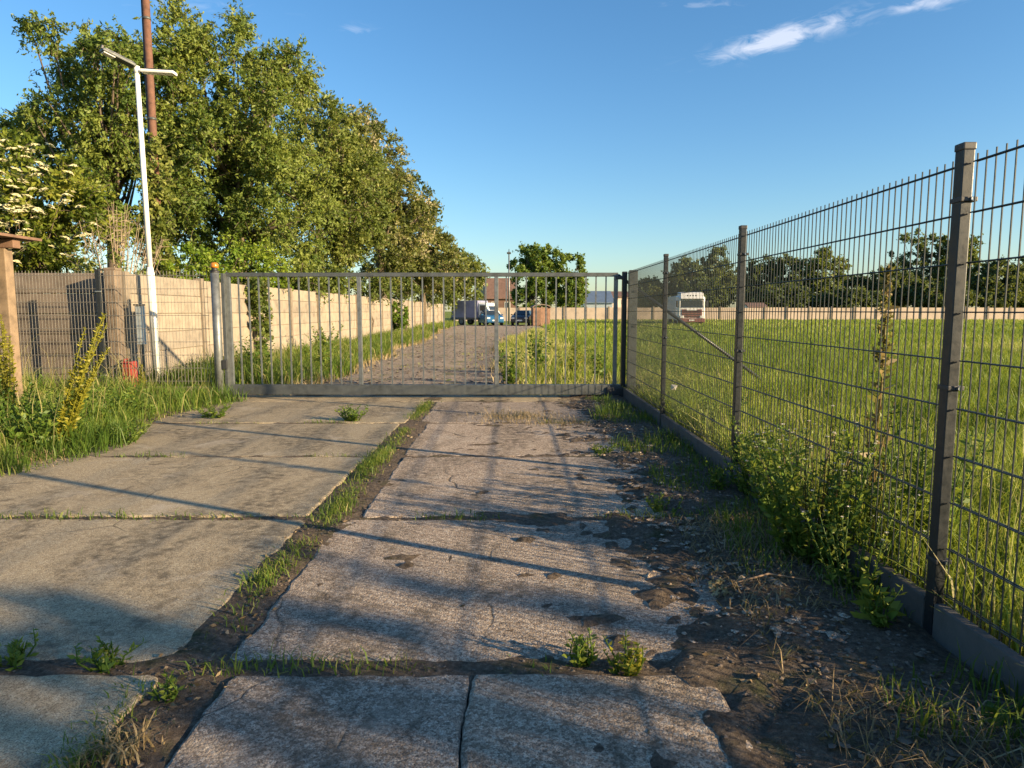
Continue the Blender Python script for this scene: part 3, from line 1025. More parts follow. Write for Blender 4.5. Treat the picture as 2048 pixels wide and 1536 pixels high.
m, t_ = MB(), MB()
crown(m, t_, [(0, -.1, 3.0, .28, .3, 1.6), (.02, -.1, 4.4, .2, .25, .8), (0, 0, 1.6, .4, .4, 1.0)], 90, .3, 9, 9, .1, .6, .4, .2, .7, .2)
t_.tube([(.12, -.08, 0), (-.12, -.08, 1.5), (.1, -.12, 3), (-.05, -.1, 4.8)], [.03, .025, .02, .01], 6)
t_.build('stem', M['bark'], pv); m.build('foliage', M['leaf_b'], pv)
# climbers and bushes against the wall
vn = thing('wall_vine', 'climbing vine hanging on the sunlit wall behind the gate', 'vine', (WX + .14, 16.6, 0))
m, t_ = MB(), MB()
crown(m, t_, [(.05, 0, 1.35, .12, .55, .52), (.06, .1, .75, .10, .35, .45), (.1, -.1, 1.9, .18, .6, .2)], 46, .18, 8, 8, .095, .7, .3, .25, .4, .2)
t_.tube([(0, 0, -.1), (.02, .05, .8), (.0, -.05, 1.9)], [.02, .016, .01], 5)
t_.build('stem', M['bark'], vn); m.build('foliage', M['leaf_b'], vn)
for (nm, lb_, px, py, Y, rp, rz, mt) in (('wall_bush', 'slim dark bush against the wall just right of the gate upright', 738, 640, 33, 15, 30, 'leaf_e'),
                                         ('wall_bush', 'rounded bush against the wall in mid distance behind the gate', 796, 632, 36, 19, 27, 'leaf_d')):
    tree(nm, lb_, 'bush', at(px, 660, Y), [E(px, py, Y, rp, rz, .45)], mt, 40, .28, 9, 9, .13, .04, .3, .55, .5, .1, .45, .2, 'bushes against the panel wall', 2)
for (px, py, Y, rw, rh, lb_) in ((600, 560, 22.2, 46, 24, 'leafy bush topping the wall left of the first gate upright'),
                                 (662, 562, 25.5, 46, 24, 'leafy bush drooping over the wall just left of the first gate upright'),
                                 (728, 572, 30.5, 46, 22, 'leafy bush topping the wall just right of the first gate upright'),
                                 (792, 580, 38.5, 46, 20, 'olive bush topping the wall beneath the blossoming tree'),
                                 (850, 590, 51, 40, 18, 'olive bush topping the far end of the panel wall')):
    tree('overhanging_bush', lb_, 'bush', (WX - .6, Y, 0), [E(px, py, Y, rw, rh, .9)], 'leaf_b', 34, .45, 10, 9, .15, .05, .3, .5, .3, .3, .4, .2, 'bushes topping the panel wall', 3)

# round trees in the middle distance
GM = 'round trees beyond the end of the track'
tree('round_tree', 'broader of the two round deep green trees beyond the track', 'tree', at(1068, 620, 97),
     [E(1062, 545, 97, 40, 50, 3), E(1085, 525, 97, 34, 34, 2.6), E(1068, 590, 97, 44, 34, 3)], 'leaf_e', 130, .95, 12, 10, .42, .25, .3, .55, .5, .1, .62, .2, GM)
tree('round_tree', 'narrower round green tree on the right of the pair beyond the track', 'tree', at(1136, 620, 98),
     [E(1132, 545, 98, 32, 48, 2.6), E(1142, 585, 98, 28, 36, 2.4)], 'leaf_e', 90, .95, 12, 10, .42, .22, .3, .55, .5, .1, .72, .2, GM)

# the wood beyond the far wall: every crown one can tell apart is a tree
GW = 'trees of the wood beyond the far wall'
far = [(1300, 588, 40, 26, 118, 'low hazy tree right of the gate guide post'),
       (1372, 560, 36, 42, 116, 'broad-crowned tree directly behind the white lorry'),
       (1436, 552, 38, 54, 118, 'pointed tree right of the lorry, left of the third fence post'),
       (1412, 590, 56, 26, 110, 'dark low tree just above the lorry roof'),
       (1520, 565, 44, 46, 120, 'dark tree seen right beside the middle fence post'),
       (1580, 560, 42, 50, 118, 'second tree to the right of the middle fence post'),
       (1648, 556, 44, 56, 116, 'light olive tree midway between the two near fence posts'),
       (1560, 594, 64, 24, 108, 'low dark tree at the foot of the wood left of the dock stalk'),
       (1722, 586, 40, 32, 118, 'low dark tree behind the tall dock seed head'),
       (1785, 575, 42, 40, 114, 'dense dark tree right of the tall dock seed head'),
       (1840, 520, 56, 60, 120, 'tall loose-crowned tree left of the nearest fence post'),
       (1915, 530, 44, 66, 118, 'tall olive tree behind the nearest fence post'),
       (1880, 588, 66, 30, 108, 'dark bushy tree low behind the nearest fence post'),
       (1990, 570, 44, 46, 114, 'dark tree right of the nearest fence post'),
       (2060, 565, 50, 54, 116, 'tree at the right edge of the picture'),
       (2150, 560, 54, 56, 116, 'first tree of the wood beyond the right edge'),
       (2240, 566, 56, 52, 114, 'second tree of the wood beyond the right edge'),
       (1700, 600, 70, 20, 106, 'dark undergrowth tree low in the middle of the wood')]
for i, (px, py, rw, rh, Y, lb_) in enumerate(far):
    loose = 'loose' in lb_
    tree('wood_tree', lb_, 'tree', at(px, 622, Y), [E(px, py, Y, rw, rh, 3.2), E(px + random.uniform(-12, 12), py + rh * .5, Y, rw * .85, max(12, (612 - py) * .6), 3)],
         'leaf_far_hazed' if 'olive' not in lb_ else 'leaf_b', 80 if loose else 125, 1.15, 12, 12, .42, .25, .25, .6, .4, .1, random.uniform(.35, .65) - .25 * ('dark' in lb_), .17, GW)

# ------------------------------------------------------------------ far wall, houses, vehicles
fw = thing('boundary_wall', 'long pale concrete wall across the far end of the field', 'wall', (0, 92, 0))
x0, nbay, bw = -8.0, 40, 3.0
m = MB(); m.box((0, 0, 0), (bw - .22, .08, 1.92)); fwp = m.mesh('panel', M['far_wall'])
m = MB(); m.box((0, 0, 0), (.22, .22, 2.25)); fwq = m.mesh('post', M['wall_post'])
for i in range(nbay + 1):
    link('post', fwq, fw, (x0 + i * bw, 0, .8))
    if i < nbay:
        link('panel', fwp, fw, (x0 + (i + .5) * bw, .02, .80 + random.uniform(-.04, .04)))

M['roof_brown'] = plain('brown_roof_tiles', (.16, .095, .07), .8, 0, .2, 2, .2)
M['roof_blue'] = plain('blue_grey_sheet_roof', (.14, .19, .26), .5, .3, .12, 1, .1)
M['render_cream'] = plain('cream_render', (.62, .53, .38), .9, 0, .1, 1, .1)
M['render_pink'] = plain('pinkish_render', (.62, .48, .40), .9, 0, .1, 1, .1)
M['glass'] = plain('dark_glass', (.03, .04, .05), .12, 0, .1, 3, 0)


def house(name, label, loc, w, d, eave, ridge, wallm, roofm, wins, rz=0, along_x=True):
    o = thing(name, label, 'house', loc, rz)
    m = MB()
    if along_x:
        pr = [(-w / 2, -d / 2, 0), (w / 2, -d / 2, 0), (w / 2, d / 2, 0), (-w / 2, d / 2, 0), (-w / 2, -d / 2, eave), (w / 2, -d / 2, eave), (w / 2, d / 2, eave), (-w / 2, d / 2, eave),
              (-w / 2, 0, ridge - .12), (w / 2, 0, ridge - .12)]
        m.add(pr, [(0, 1, 5, 4), (2, 3, 7, 6), (1, 2, 6, 9, 5), (3, 0, 4, 8, 7), (4, 5, 9, 8), (6, 7, 8, 9)])
        rv = [(-w / 2 - .3, -d / 2 - .35, eave - .12), (w / 2 + .3, -d / 2 - .35, eave - .12), (w / 2 + .3, 0, ridge), (-w / 2 - .3, 0, ridge), (-w / 2 - .3, d / 2 + .35, eave - .12), (w / 2 + .3, d / 2 + .35, eave - .12)]
    else:
        pr = [(-w / 2, -d / 2, 0), (w / 2, -d / 2, 0), (w / 2, d / 2, 0), (-w / 2, d / 2, 0), (-w / 2, -d / 2, eave), (w / 2, -d / 2, eave), (w / 2, d / 2, eave), (-w / 2, d / 2, eave),
              (0, -d / 2, ridge - .12), (0, d / 2, ridge - .12)]
        m.add(pr, [(0, 1, 5, 8, 4), (2, 3, 7, 9, 6), (1, 2, 6, 5), (3, 0, 4, 7), (4, 8, 9, 7), (5, 6, 9, 8)])
        rv = [(-w / 2 - .35, -d / 2 - .3, eave - .12), (-w / 2 - .35, d / 2 + .3, eave - .12), (0, d / 2 + .3, ridge), (0, -d / 2 - .3, ridge), (w / 2 + .35, -d / 2 - .3, eave - .12), (w / 2 + .35, d / 2 + .3, eave - .12)]
    m.build('wall', wallm, o)
    r_ = MB()
    up = [(a, b_, c + .14) for a, b_, c in rv]
    r_.add(rv + up, [(0, 1, 2, 3), (3, 2, 5, 4), (6, 9, 8, 7), (9, 10, 11, 8), (0, 3, 9, 6), (3, 4, 10, 9), (4, 5, 11, 10), (5, 2, 8, 11), (2, 1, 7, 8), (1, 0, 6, 7)])
    r_.build('roof', roofm, o)
    for (x, z, ww, hh) in wins:
        wd = boxpart('window', (x, -d / 2 - .02, z), (ww, .06, hh), M['white_paint'], o)
        boxpart('pane', (0, -.03, 0), (ww - .16, .02, hh - .16), M['glass'], wd)
    return o


def g0(px, Y):
    return (P(px, 640, Y).x, Y, 0)


house('cottage', 'cottage with brown roof half hidden left of the slim street lamp', g0(1003, 112), 4.6, 7, 3.3, 6.5, M['roof_brown'], M['roof_brown'],
      ((-1.1, 2.2, .9, 1.1), (1.0, 2.2, .9, 1.1)))
house('gabled_house', 'cream gabled house peeping out between olive tree and cottage', g0(974, 118), 4.0, 8, 4.4, 6.6, M['render_cream'], M['roof_brown'], ((0.6, 2.6, .9, 1.1),), 0, False)
house('metal_barn', 'low blue-grey sheet metal barn right of the round trees', g0(1190, 108), 4.2, 9, 2.6, 4.3, M['bluegrey'], M['roof_blue'], ((-1.2, 1.5, .8, .6),))
house('pink_house', 'small pinkish house at the end of the blue-grey barn', g0(1232, 110), 2.8, 6, 3.6, 4.3, M['render_pink'], M['roof_brown'], ((-.5, 2.7, .6, .7), (.7, 2.7, .6, .7)))
house('white_shed', 'little white-ended shed roof above the far wall beside the middle fence post', g0(1506, 97), 2.2, 3, 1.9, 2.35, M['white_paint'], M['roof_brown'], ())

M['car_blue'] = plain('blue_car_paint', (.03, .13, .28), .25, .2, .08, 2, 0)
M['car_grey'] = plain('dark_grey_car_paint', (.06, .065, .08), .25, .3, .08, 2, 0)
M['lorry_white'] = plain('white_lorry_paint', (.78, .77, .74), .3, 0, .05, 2, 0)
M['lorry_red'] = plain('dull_red_grille', (.22, .09, .075), .5, 0, .15, 2, .05)
M['tarp'] = plain('blue_grey_tarpaulin', (.20, .21, .33), .6, 0, .18, 2, .1)
M['tyre'] = plain('tyre_rubber', (.02, .02, .02), .85, 0, .1, 10, .1)
M['lamp_glass'] = plain('headlamp_glass', (.75, .75, .72), .15, 0, .05, 5, 0)
M['tail'] = plain('tail_lamp', (.4, .03, .02), .25, 0, .05, 5, 0)
M['rust'] = plain('rusty_brown_boards', (.26, .15, .10), .85, 0, .3, 3, .3)


def loft(mb, secs):
    """secs: list of lists of points with the same count"""
    n = len(secs[0])
    v = [p for s in secs for p in s]
    f = [(i * n + k, i * n + (k + 1) % n, (i + 1) * n + (k + 1) % n, (i + 1) * n + k) for i in range(len(secs) - 1) for k in range(n)]
    f += [tuple(range(n - 1, -1, -1)), tuple((len(secs) - 1) * n + k for k in range(n))]
    mb.add(v, f)


def wheel(parent, x, y, r, w=.2):
    t = MB(); t.tube([(x - w / 2, y, r), (x - w / 2 + .02, y, r), (x + w / 2 - .02, y, r), (x + w / 2, y, r)], [r * .9, r, r, r * .9], 18)
    o = t.build('wheel', M['tyre'], parent)
    q = MB(); q.tube([(x - w / 2 - .004, y, r), (x + w / 2 + .004, y, r)], r * .6, 14); q.build('rim', M['galv'], o)


def car(name, label, loc, rz, paint):
    o = thing(name, label, 'car', loc, rz, 'cars parked at the end of the track')
    def sec(y, z0, z1, zb, wb, wt):
        return [(-wb, y, z0), (wb, y, z0), (wb + .02, y, (z0 + zb) / 2), (wb, y, zb), (wt, y, z1), (-wt, y, z1), (-wb, y, zb), (-wb - .02, y, (z0 + zb) / 2)]
    b = MB()
    loft(b, [sec(-2.0, .38, .66, .62, .70, .66), sec(-1.9, .28, .84, .80, .80, .74), sec(-1.0, .24, .95, .90, .84, .78), sec(1.5, .24, .98, .92, .84, .78), sec(1.95, .30, .96, .88, .80, .72), sec(2.02, .42, .90, .80, .72, .68)])
    b.build('body', paint, o)
    c = MB()
    loft(c, [sec(-1.05, .9, .95, .93, .76, .74), sec(-.35, .9, 1.36, .95, .77, .58), sec(.9, .9, 1.38, .95, .77, .58), sec(1.75, .9, .98, .95, .74, .70)])
    c.build('cabin', paint, o)
    for (y0, z0, y1, z1, wa, wb_) in ((-1.02, .985, -.42, 1.33, .70, .55), (1.70, 1.01, 1.02, 1.34, .68, .55)):
        q = MB(); s = -1 if y0 < 0 else 1
        q.add([(-wa, y0 + s * .03, z0), (wa, y0 + s * .03, z0), (wb_, y1 + s * .03, z1), (-wb_, y1 + s * .03, z1)], [(0, 1, 2, 3) if s < 0 else (3, 2, 1, 0)])
        q.build('window', M['glass'], o)
    for s in (-1, 1):
        q = MB(); q.add([(s * .785, -.85, .97), (s * .785, 1.35, .99), (s * .60, .85, 1.33), (s * .60, -.35, 1.32)], [(0, 1, 2, 3)]); q.build('side_window', M['glass'], o)
        boxpart('headlight', (s * .60, -1.95, .68), (.28, .12, .13), M['lamp_glass'], o, .02)
        boxpart('tail_light', (s * .62, 1.99, .76), (.24, .08, .14), M['tail'], o, .02)
        boxpart('mirror', (s * .92, -.75, .98), (.16, .1, .11), paint, o, .02)
        wheel(o, s * .74, -1.3, .30); wheel(o, s * .74, 1.3, .30)
    boxpart('number_plate', (0, -2.01, .48), (.5, .02, .11), M['lamp_glass'], o)
    return o


car('parked_car', 'bright blue car parked in front of the tarpaulin lorry', g0(981, 63), R(14), M['car_blue'])
car('parked_car', 'dark grey car parked beside the brown shed at the end of the track', g0(1046, 63), R(-10), M['car_grey'])


def lorry_wheels(o, w, ys, r=.5):
    for s in (-1, 1):
        for y in ys:
            wheel(o, s * (w / 2 - .16), y, r, .28)


lo = thing('white_lorry', 'white lorry with dull red grille facing the camera across the field', 'lorry', (P(1379, 655, 62).x, 62, 0), R(-7))
b = MB()
def csec(y, z0, z1, w, r=.14):
    return [(-w + r, y, z0), (w - r, y, z0), (w, y, z0 + r), (w, y, z1 - r), (w - r, y, z1), (-w + r, y, z1), (-w, y, z1 - r), (-w, y, z0 + r)]
loft(b, [csec(-1.15, .42, 2.46, 1.06), csec(-1.02, .36, 2.62, 1.14), csec(-.6, .36, 2.70, 1.18), csec(1.0, .36, 2.74, 1.18)])
b.build('cab', M['lorry_white'], lo)
b = MB(); loft(b, [csec(-.98, 2.56, 2.72, .98, .05), csec(-.75, 2.56, 2.96, 1.02, .08), csec(.9, 2.56, 3.04, 1.05, .08)]); b.build('roof_spoiler', M['lorry_white'], lo)
ws = MB(); ws.add([(-.98, -1.172, 1.62), (.98, -1.172, 1.62), (.94, -1.10, 2.28), (-.94, -1.10, 2.28)], [(0, 1, 2, 3)]); ws.box((0, -1.13, 1.95), (1.9, .06, .62)); ws.build('windscreen', M['glass'], lo)
boxpart('sun_visor', (0, -1.2, 2.36), (2.0, .18, .07), M['cap'], lo, .02)
for k in range(4):
    boxpart('roof_mark', (-.36 + k * .24, -.97, 2.66), (.10, .05, .13), M['cap'], lo)
gr_ = boxpart('grille', (0, -1.16, 1.10), (1.72, .08, .74), M['lorry_red'], lo, .02)
for k in range(4):
    boxpart('slat', (0, -.05, -.26 + k * .17), (1.5, .03, .05), M['cap'], gr_)
boxpart('badge_strip', (0, -1.19, 1.42), (.9, .03, .10), M['lorry_white'], lo)
bp = boxpart('bumper', (0, -1.18, .50), (2.26, .22, .34), M['lorry_red'], lo, .05)
boxpart('number_plate', (0, -.12, 0), (.52, .02, .11), M['lamp_glass'], bp)
for s in (-1, 1):
    boxpart('headlight', (s * .86, -1.20, .80), (.34, .1, .22), M['lamp_glass'], lo, .03)
    boxpart('mirror', (s * 1.30, -1.05, 1.95), (.16, .14, .55), M['cap'], lo, .03)
    q = MB(); q.box((s * 1.185, -.35, 1.95), (.02, .8, .6)); q.build('side_window', M['glass'], lo)
boxpart('trailer_body', (0, 4.9, 1.62), (2.3, 7.2, 2.2), M['bluegrey'], lo, .03)
boxpart('chassis', (0, 3.6, .46), (1.0, 9.0, .22), M['cap'], lo)
lorry_wheels(lo, 2.3, (-.35, 2.6, 6.9, 7.9))

tl = thing('tarpaulin_lorry', 'small lorry with blue-grey tarpaulin body and white cab at the wall end', 'lorry', g0(956, 65), R(62))
boxpart('tarpaulin_body', (0, .9, 1.42), (1.95, 2.9, 1.75), M['tarp'], tl, .05)
for k in range(4):
    boxpart('side_board', (0, -.3 + k * .8, .60), (2.0, .74, .22), M['galv_dark'], tl, .02)
b = MB(); loft(b, [csec(-1.95, .5, 1.15, .86, .1), csec(-1.8, .4, 1.35, .9, .1), csec(-1.35, .4, 2.05, .92, .14), csec(-.62, .4, 2.12, .92, .14)]); b.build('cab', M['lorry_white'], tl)
q = MB(); q.add([(-.78, -1.80, 1.40), (.78, -1.80, 1.40), (.72, -1.40, 1.95), (-.72, -1.40, 1.95)], [(0, 1, 2, 3)]); q.build('windscreen', M['glass'], tl)
for s in (-1, 1):
    q = MB(); q.box((s * .93, -1.05, 1.6), (.02, .55, .5)); q.build('side_window', M['glass'], tl)
    boxpart('headlight', (s * .64, -1.95, .78), (.25, .08, .16), M['lamp_glass'], tl, .02)
lorry_wheels(tl, 1.9, (-1.3, 1.3), .34)

sd = thing('brown_shed', 'small brown board shed with a rounded pale top beside the dark car', 'shed', g0(1081, 61), R(6))
for k in range(7):
    boxpart('board', (-.62 + k * .2067, -.7, .82), (.19, .04, 1.6 + random.uniform(-.05, .05)), M['rust'], sd, .006)
    boxpart('board', (-.62 + k * .2067, .7, .82), (.19, .04, 1.6), M['rust'], sd, .006)
for s in (-1, 1):
    for k in range(7):
        boxpart('board', (s * .74, -.62 + k * .2067, .82), (.04, .19, 1.6), M['rust'], sd, .006)
boxpart('door', (-.32, -.735, .72), (.44, .03, 1.3), M['timber_dark'], sd, .006)
b = MB()
sec = []
for y in (-.86, .86):
    sec.append([(.84 * math.cos(t), y, 1.62 + .30 * math.sin(t)) for t in np.linspace(0, math.pi, 11)] + [(.84 * math.cos(t) * .94, y, 1.58 + .26 * math.sin(t)) for t in np.linspace(math.pi, 0, 11)])
loft(b, sec); b.build('roof', M['board_warm'], sd)


# ------------------------------------------------------------------ grasses (nobody could count the blades)
def blades(mb, x, y, z, h, w, bend, tint, az=None):
    n = len(x)
    a = rng.uniform(0, 2 * np.pi, n)                      # facing
    ba = rng.uniform(0, 2 * np.pi, n) if az is None else az + rng.normal(size=n) * .6
    ax, ay = np.cos(a) * w / 2, np.sin(a) * w / 2
    bx, by = np.cos(ba) * bend * h, np.sin(ba) * bend * h
    v = np.empty((n, 5, 3), np.float32)
    v[:, 0] = np.stack([x - ax, y - ay, z], 1)
    v[:, 1] = np.stack([x + ax, y + ay, z], 1)
    v[:, 2] = np.stack([x + ax * .75 + bx * .3, y + ay * .75 + by * .3, z + h * .58], 1)
    v[:, 3] = np.stack([x - ax * .75 + bx * .3, y - ay * .75 + by * .3, z + h * .58], 1)
    v[:, 4] = np.stack([x + bx, y + by, z + h * (1 - .35 * bend)], 1)
    base = (np.arange(n) * 5)[:, None]
    mb.add(v.reshape(-1, 3), np.concatenate([base + np.array([[0, 1, 2, 3]])]), np.repeat(tint, 5))
    # tip triangles share the vertices just added
    mb.f.append(np.concatenate([base + np.array([[3, 2, 4]])]) + (mb.n - n * 5))


def nfield(x, y, s, seed):
    """cheap smooth 2-D value noise, vectorised, 0..1"""
    r = np.random.default_rng(seed); t = r.random((64, 64))
    u, v = x * s, y * s
    i, j = np.floor(u).astype(int), np.floor(v).astype(int)
    fu, fv = u - i, v - j
    fu, fv = fu * fu * (3 - 2 * fu), fv * fv * (3 - 2 * fv)
    g_ = lambda a, b: t[a % 64, b % 64]
    return (g_(i, j) * (1 - fu) + g_(i + 1, j) * fu) * (1 - fv) + (g_(i, j + 1) * (1 - fu) + g_(i + 1, j + 1) * fu) * fv


def gz(x, y):
    return np.array([ground_z(a, b) for a, b in zip(x, y)], np.float32)


def scatter(x0, x1, y0, y1, n, cond=None):
    x = rng.uniform(x0, x1, n); y = rng.uniform(y0, y1, n)
    if cond is not None:
        k = cond(x, y); x, y = x[k], y[k]
    return x, y


mg = MB()
def meadow(x0, x1, y0, y1, n, h, w, cond=None):
    x, y = scatter(x0, x1, y0, y1, n, cond)
    d = nfield(x, y, 1.2, 1) * .6 + nfield(x, y, 4, 2) * .4
    k = rng.random(len(x)) < .35 + d
    x, y, d = x[k], y[k], d[k]
    t = np.clip(nfield(x, y, .35, 5) * .55 + nfield(x, y, 2, 6) * .3 + nfield(x, y, .11, 7) * .45 - .22 + .15 * (y > 70) + rng.normal(size=len(x)) * .2, 0, 1)
    blades(mg, x, y, np.full(len(x), -.05, np.float32), h * (.5 + d) * rng.uniform(.55, 1.25, len(x)), w * rng.uniform(.6, 1.4, len(x)), rng.uniform(.1, .7, len(x)), t)
vis = lambda x, y: x < .86 * y + 2.2
meadow(FX + .06, 5, -.6, 6, 30000, .46, .008)
meadow(FX + .06, 9, 6, 11, 36000, .42, .010, vis)
meadow(FX + .2, 17, 11, 20, 60000, .42, .014, vis)
meadow(2.0, 32, 20, 40, 64000, .40, .024, vis)
meadow(2.6, 66, 40, 72, 64000, .36, .05, vis)
meadow(3, 80, 72, 91, 26000, .34, .09, vis)
x, y = scatter(FX + .08, 12, .5, 20, 6000, vis)          # tall flowering stems over the grass
blades(mg, x, y, np.full(len(x), -.05, np.float32), rng.uniform(.5, .95, len(x)) * (1.1 - .06 * np.minimum(y, 8)), np.full(len(x), .0045), rng.uniform(.05, .35, len(x)), np.clip(.85 + rng.normal(size=len(x)) * .15, 0, 1))
structure(mg.build('meadow_grass', M['grass']), 'stuff')

vg = MB()
def verge(mb, x, y, h, w, tb, ts=.15, zoff=-.03, bend=(.1, .8)):
    d = nfield(x, y, 2.2, 8)
    t = np.clip(tb + (nfield(x, y, 1.5, 9) - .5) * .5 + rng.normal(size=len(x)) * ts, 0, 1)
    z = np.array([ground_z(a, b) for a, b in zip(x, y)], np.float32) + zoff if len(x) < 60000 else np.full(len(x), -.03, np.float32)
    blades(mb, x, y, z, h * (.45 + 1.0 * d) * rng.uniform(.5, 1.25, len(x)), w * rng.uniform(.6, 1.4, len(x)), rng.uniform(bend[0], bend[1], len(x)), t)
# weedy patch left of the slabs
le = lambda y: -4.05 - .25 * np.sin(y * 1.7) - .05 * (y - 5) * (y > 5)
x, y = scatter(-8.5, -3.8, 4.9, 10.2, 26000, lambda x, y: x < le(y) - .45 * rng.random(len(x)) ** 2 + .12)
verge(vg, x, y, .36, .010, .5)
x, y = scatter(-8, -4.2, 5, 10.2, 900)
verge(vg, x, y, .8, .007, .9)
x, y = scatter(-4.7, -3.95, 4.9, 10.2, 2600, lambda x, y: x < le(y) + .15)
verge(vg, x, y, .16, .009, .6)
x, y = scatter(-7.5, -4.65, .3, 5.2, 7000)
verge(vg, x, y, .28, .010, .5)
structure(vg.build('verge_grass', M['grass_lush']), 'stuff')
wg = MB()
x, y = scatter(-6.3, -2.8, 10.9, 40, 52000, lambda x, y: x < np.array([track_edges(b)[0] for b in y]) + .1)
k = rng.random(len(x)) < np.clip(1.4 - (y - 11) / 32, .3, 1); x, y = x[k], y[k]
verge(wg, x, y, .46, .017, .58, .22)
x, y = scatter(-6.3, -3.6, 40, 66, 9000, lambda x, y: x < np.array([track_edges(b)[0] for b in y]) + .1)
verge(wg, x, y, .5, .05, .6)
structure(wg.build('wall_verge_grass', M['grass_lush']), 'stuff')
tg = MB()
x, y = scatter(-.6, 2.0, 10.8, 46, 42000, lambda x, y: x > np.array([track_edges(b)[1] for b in y]) - .1)
k = rng.random(len(x)) < np.clip(1.4 - (y - 11) / 30, .3, 1); x, y = x[k], y[k]
verge(tg, x, y, .33, .016, .76, .24)
x, y = scatter(-3.6, .4, 11, 44, 12000, lambda x, y: nfield(x, y, .9, 21) > .66)
verge(tg, x, y, .10, .016, .75)
structure(tg.build('track_side_grass', M['grass']), 'stuff')

jg = MB()
def tufts(mb, cx, cy, n, r, h, w, tb, bend=(.2, 1.0)):
    x = cx + rng.normal(size=n) * r; y = cy + rng.normal(size=n) * r
    t = np.clip(tb + rng.normal(size=n) * .18, 0, 1)
    blades(mb, x, y, np.full(n, -.025, np.float32), h * rng.uniform(.35, 1.2, n), w * rng.uniform(.6, 1.4, n), rng.uniform(bend[0], bend[1], n), t)
for y in np.arange(1.0, 9.9, .045):                       # the long joint
    k = fbm(0, y, .9, 4)
    if k > -.30 or (2.7 < y < 3.7 and k > -.6):
        tufts(jg, -1.20 + .05 * fbm(2, y, 1.3, 2) - .12 * (y < 2.3), y, int(60 * max(.12, k + .42)), .05, .08 + .07 * max(0, k), .006, .62)
for j, yj in enumerate(YJ[1:5]):                          # cross joints
    for x in np.arange(-4.2, 1.3, .06):
        k = fbm(x, yj * 3, .8, 14)
        lim = (-.1, .0, .08, .1)[j] + (.15 if x > -1.2 else 0)
        if k > lim:
            tufts(jg, x, yj, int(16 * (k + .3)), .034, .07 + .06 * max(0, k), .006, .6)
structure(jg.build('joint_grass', M['grass_lush']), 'stuff')

# soil strip by the fence: low growth and straw
sg = MB()
x, y = scatter(.9, 1.72, .6, 10, 6500, lambda x, y: (nfield(x, y, 2.4, 31) > .50) & (x > .95 + .4 * nfield(x, y, 1.2, 33)))
verge(sg, x, y, .13, .007, .35, zoff=-.01)
structure(sg.build('fence_side_grass', M['grass_lush']), 'stuff')
dg = MB()
x, y = scatter(.75, 1.75, .7, 4.2, 3800, lambda x, y: (nfield(x, y, 1.6, 41) > .45) & (x > .85 + .2 * nfield(x, y, 3, 3)))
verge(dg, x, y, .10, .005, .45, zoff=0, bend=(.8, 2.2))
for (px, py, n, r, h) in ((1030, 835, 1100, .24, .10), (1120, 845, 600, .2, .08), (230, 1505, 220, .05, .11), (610, 1085, 160, .06, .05), (420, 795, 240, .07, .30), (60, 920, 260, .14, .14), (270, 800, 200, .2, .3), (1000, 905, 160, .2, .035)):
    q = G(px, py); tufts(dg, q.x, q.y, n, r, h, .006, .55, (.2, 1.2))
y = 10.9 + 40 * rng.random(8000) ** 1.4
ed = np.array([track_edges(b) for b in y])
sd_ = rng.random(len(y)) < .6
x = np.where(sd_, ed[:, 0], ed[:, 1]) + rng.normal(size=len(y)) * .22
verge(dg, x, y, .20, .016, .6, zoff=0)
structure(dg.build('dry_grass', M['straw']), 'stuff')

# gravel and broken edges by the fence
gm = MB()
ico = [(0, 0, 1), (.9, 0, .2), (.28, .85, .2), (-.72, .52, .2), (-.72, -.52, .2), (.28, -.85, .2), (0, 0, -.6)]
icf = [(0, 1, 2), (0, 2, 3), (0, 3, 4), (0, 4, 5), (0, 5, 1), (6, 2, 1), (6, 3, 2), (6, 4, 3), (6, 5, 4), (6, 1, 5)]
def stone(x, y, s):
    v = np.array(ico) * np.array([s * random.uniform(.7, 1.5), s * random.uniform(.7, 1.5), s * random.uniform(.3, .6)])
    v = v @ np.array(Matrix.Rotation(random.uniform(0, 6.3), 3, 'Z')) + rng.normal(size=v.shape) * s * .1
    gm.add(v + np.array([x, y, max(ground_z(x, y), -.01) + s * .1]), icf)
for k in range(520):
    y = random.uniform(1.2, 9.8); x = 1.12 + .22 * random.gauss(0, 1)
    if x < 1.68:
        stone(x, y, random.choice((.004, .006, .008, .011, .016, .024 if y > 3.2 else .008)) * random.uniform(.7, 1.3))
for k in range(260):
    yj = random.choice(YJ[1:5]); stone(random.uniform(-4, 1.2), yj + random.gauss(0, .05), random.uniform(.004, .012))
for k in range(240):
    stone(-1.2 + random.gauss(0, .08), random.uniform(1, 9.8), random.uniform(.004, .013))
rb_ = gm; gm = MB()
for k in range(900):
    y = 2.6 + 7.2 * random.random() ** 1.3; x = 1.02 + .2 * random.gauss(0, 1)
    if x < 1.6:
        stone(x, y, random.choice((.007, .010, .014, .02)) * random.uniform(.7, 1.5))
structure(gm.build('concrete_rubble', M['slab_b']), 'stuff')
gm = rb_
for k in range(2600):
    y = 10.8 + 30 * random.random() ** 1.6; l, r_ = track_edges(y)
    x = random.uniform(l - .2, r_ + .2)
    stone(x, y, random.choice((.012, .018, .025, .04)) * random.uniform(.6, 1.3)); gm.v[-1][:, 2] += .02
structure(gm.build('gravel', M['stone']), 'stuff')
gm = MB()
for k in range(5200):
    y = .9 + 9 * random.random() ** 1.5; x = 1.22 + .30 * random.gauss(0, 1)
    if .6 < x < 1.69:
        stone(x, y, random.choice((.003, .004, .006, .009, .014)) * random.uniform(.6, 1.4))
for k in range(900):
    stone(-1.17 + random.gauss(0, .08), 1 + 8.8 * random.random() ** 1.4, random.uniform(.003, .009))
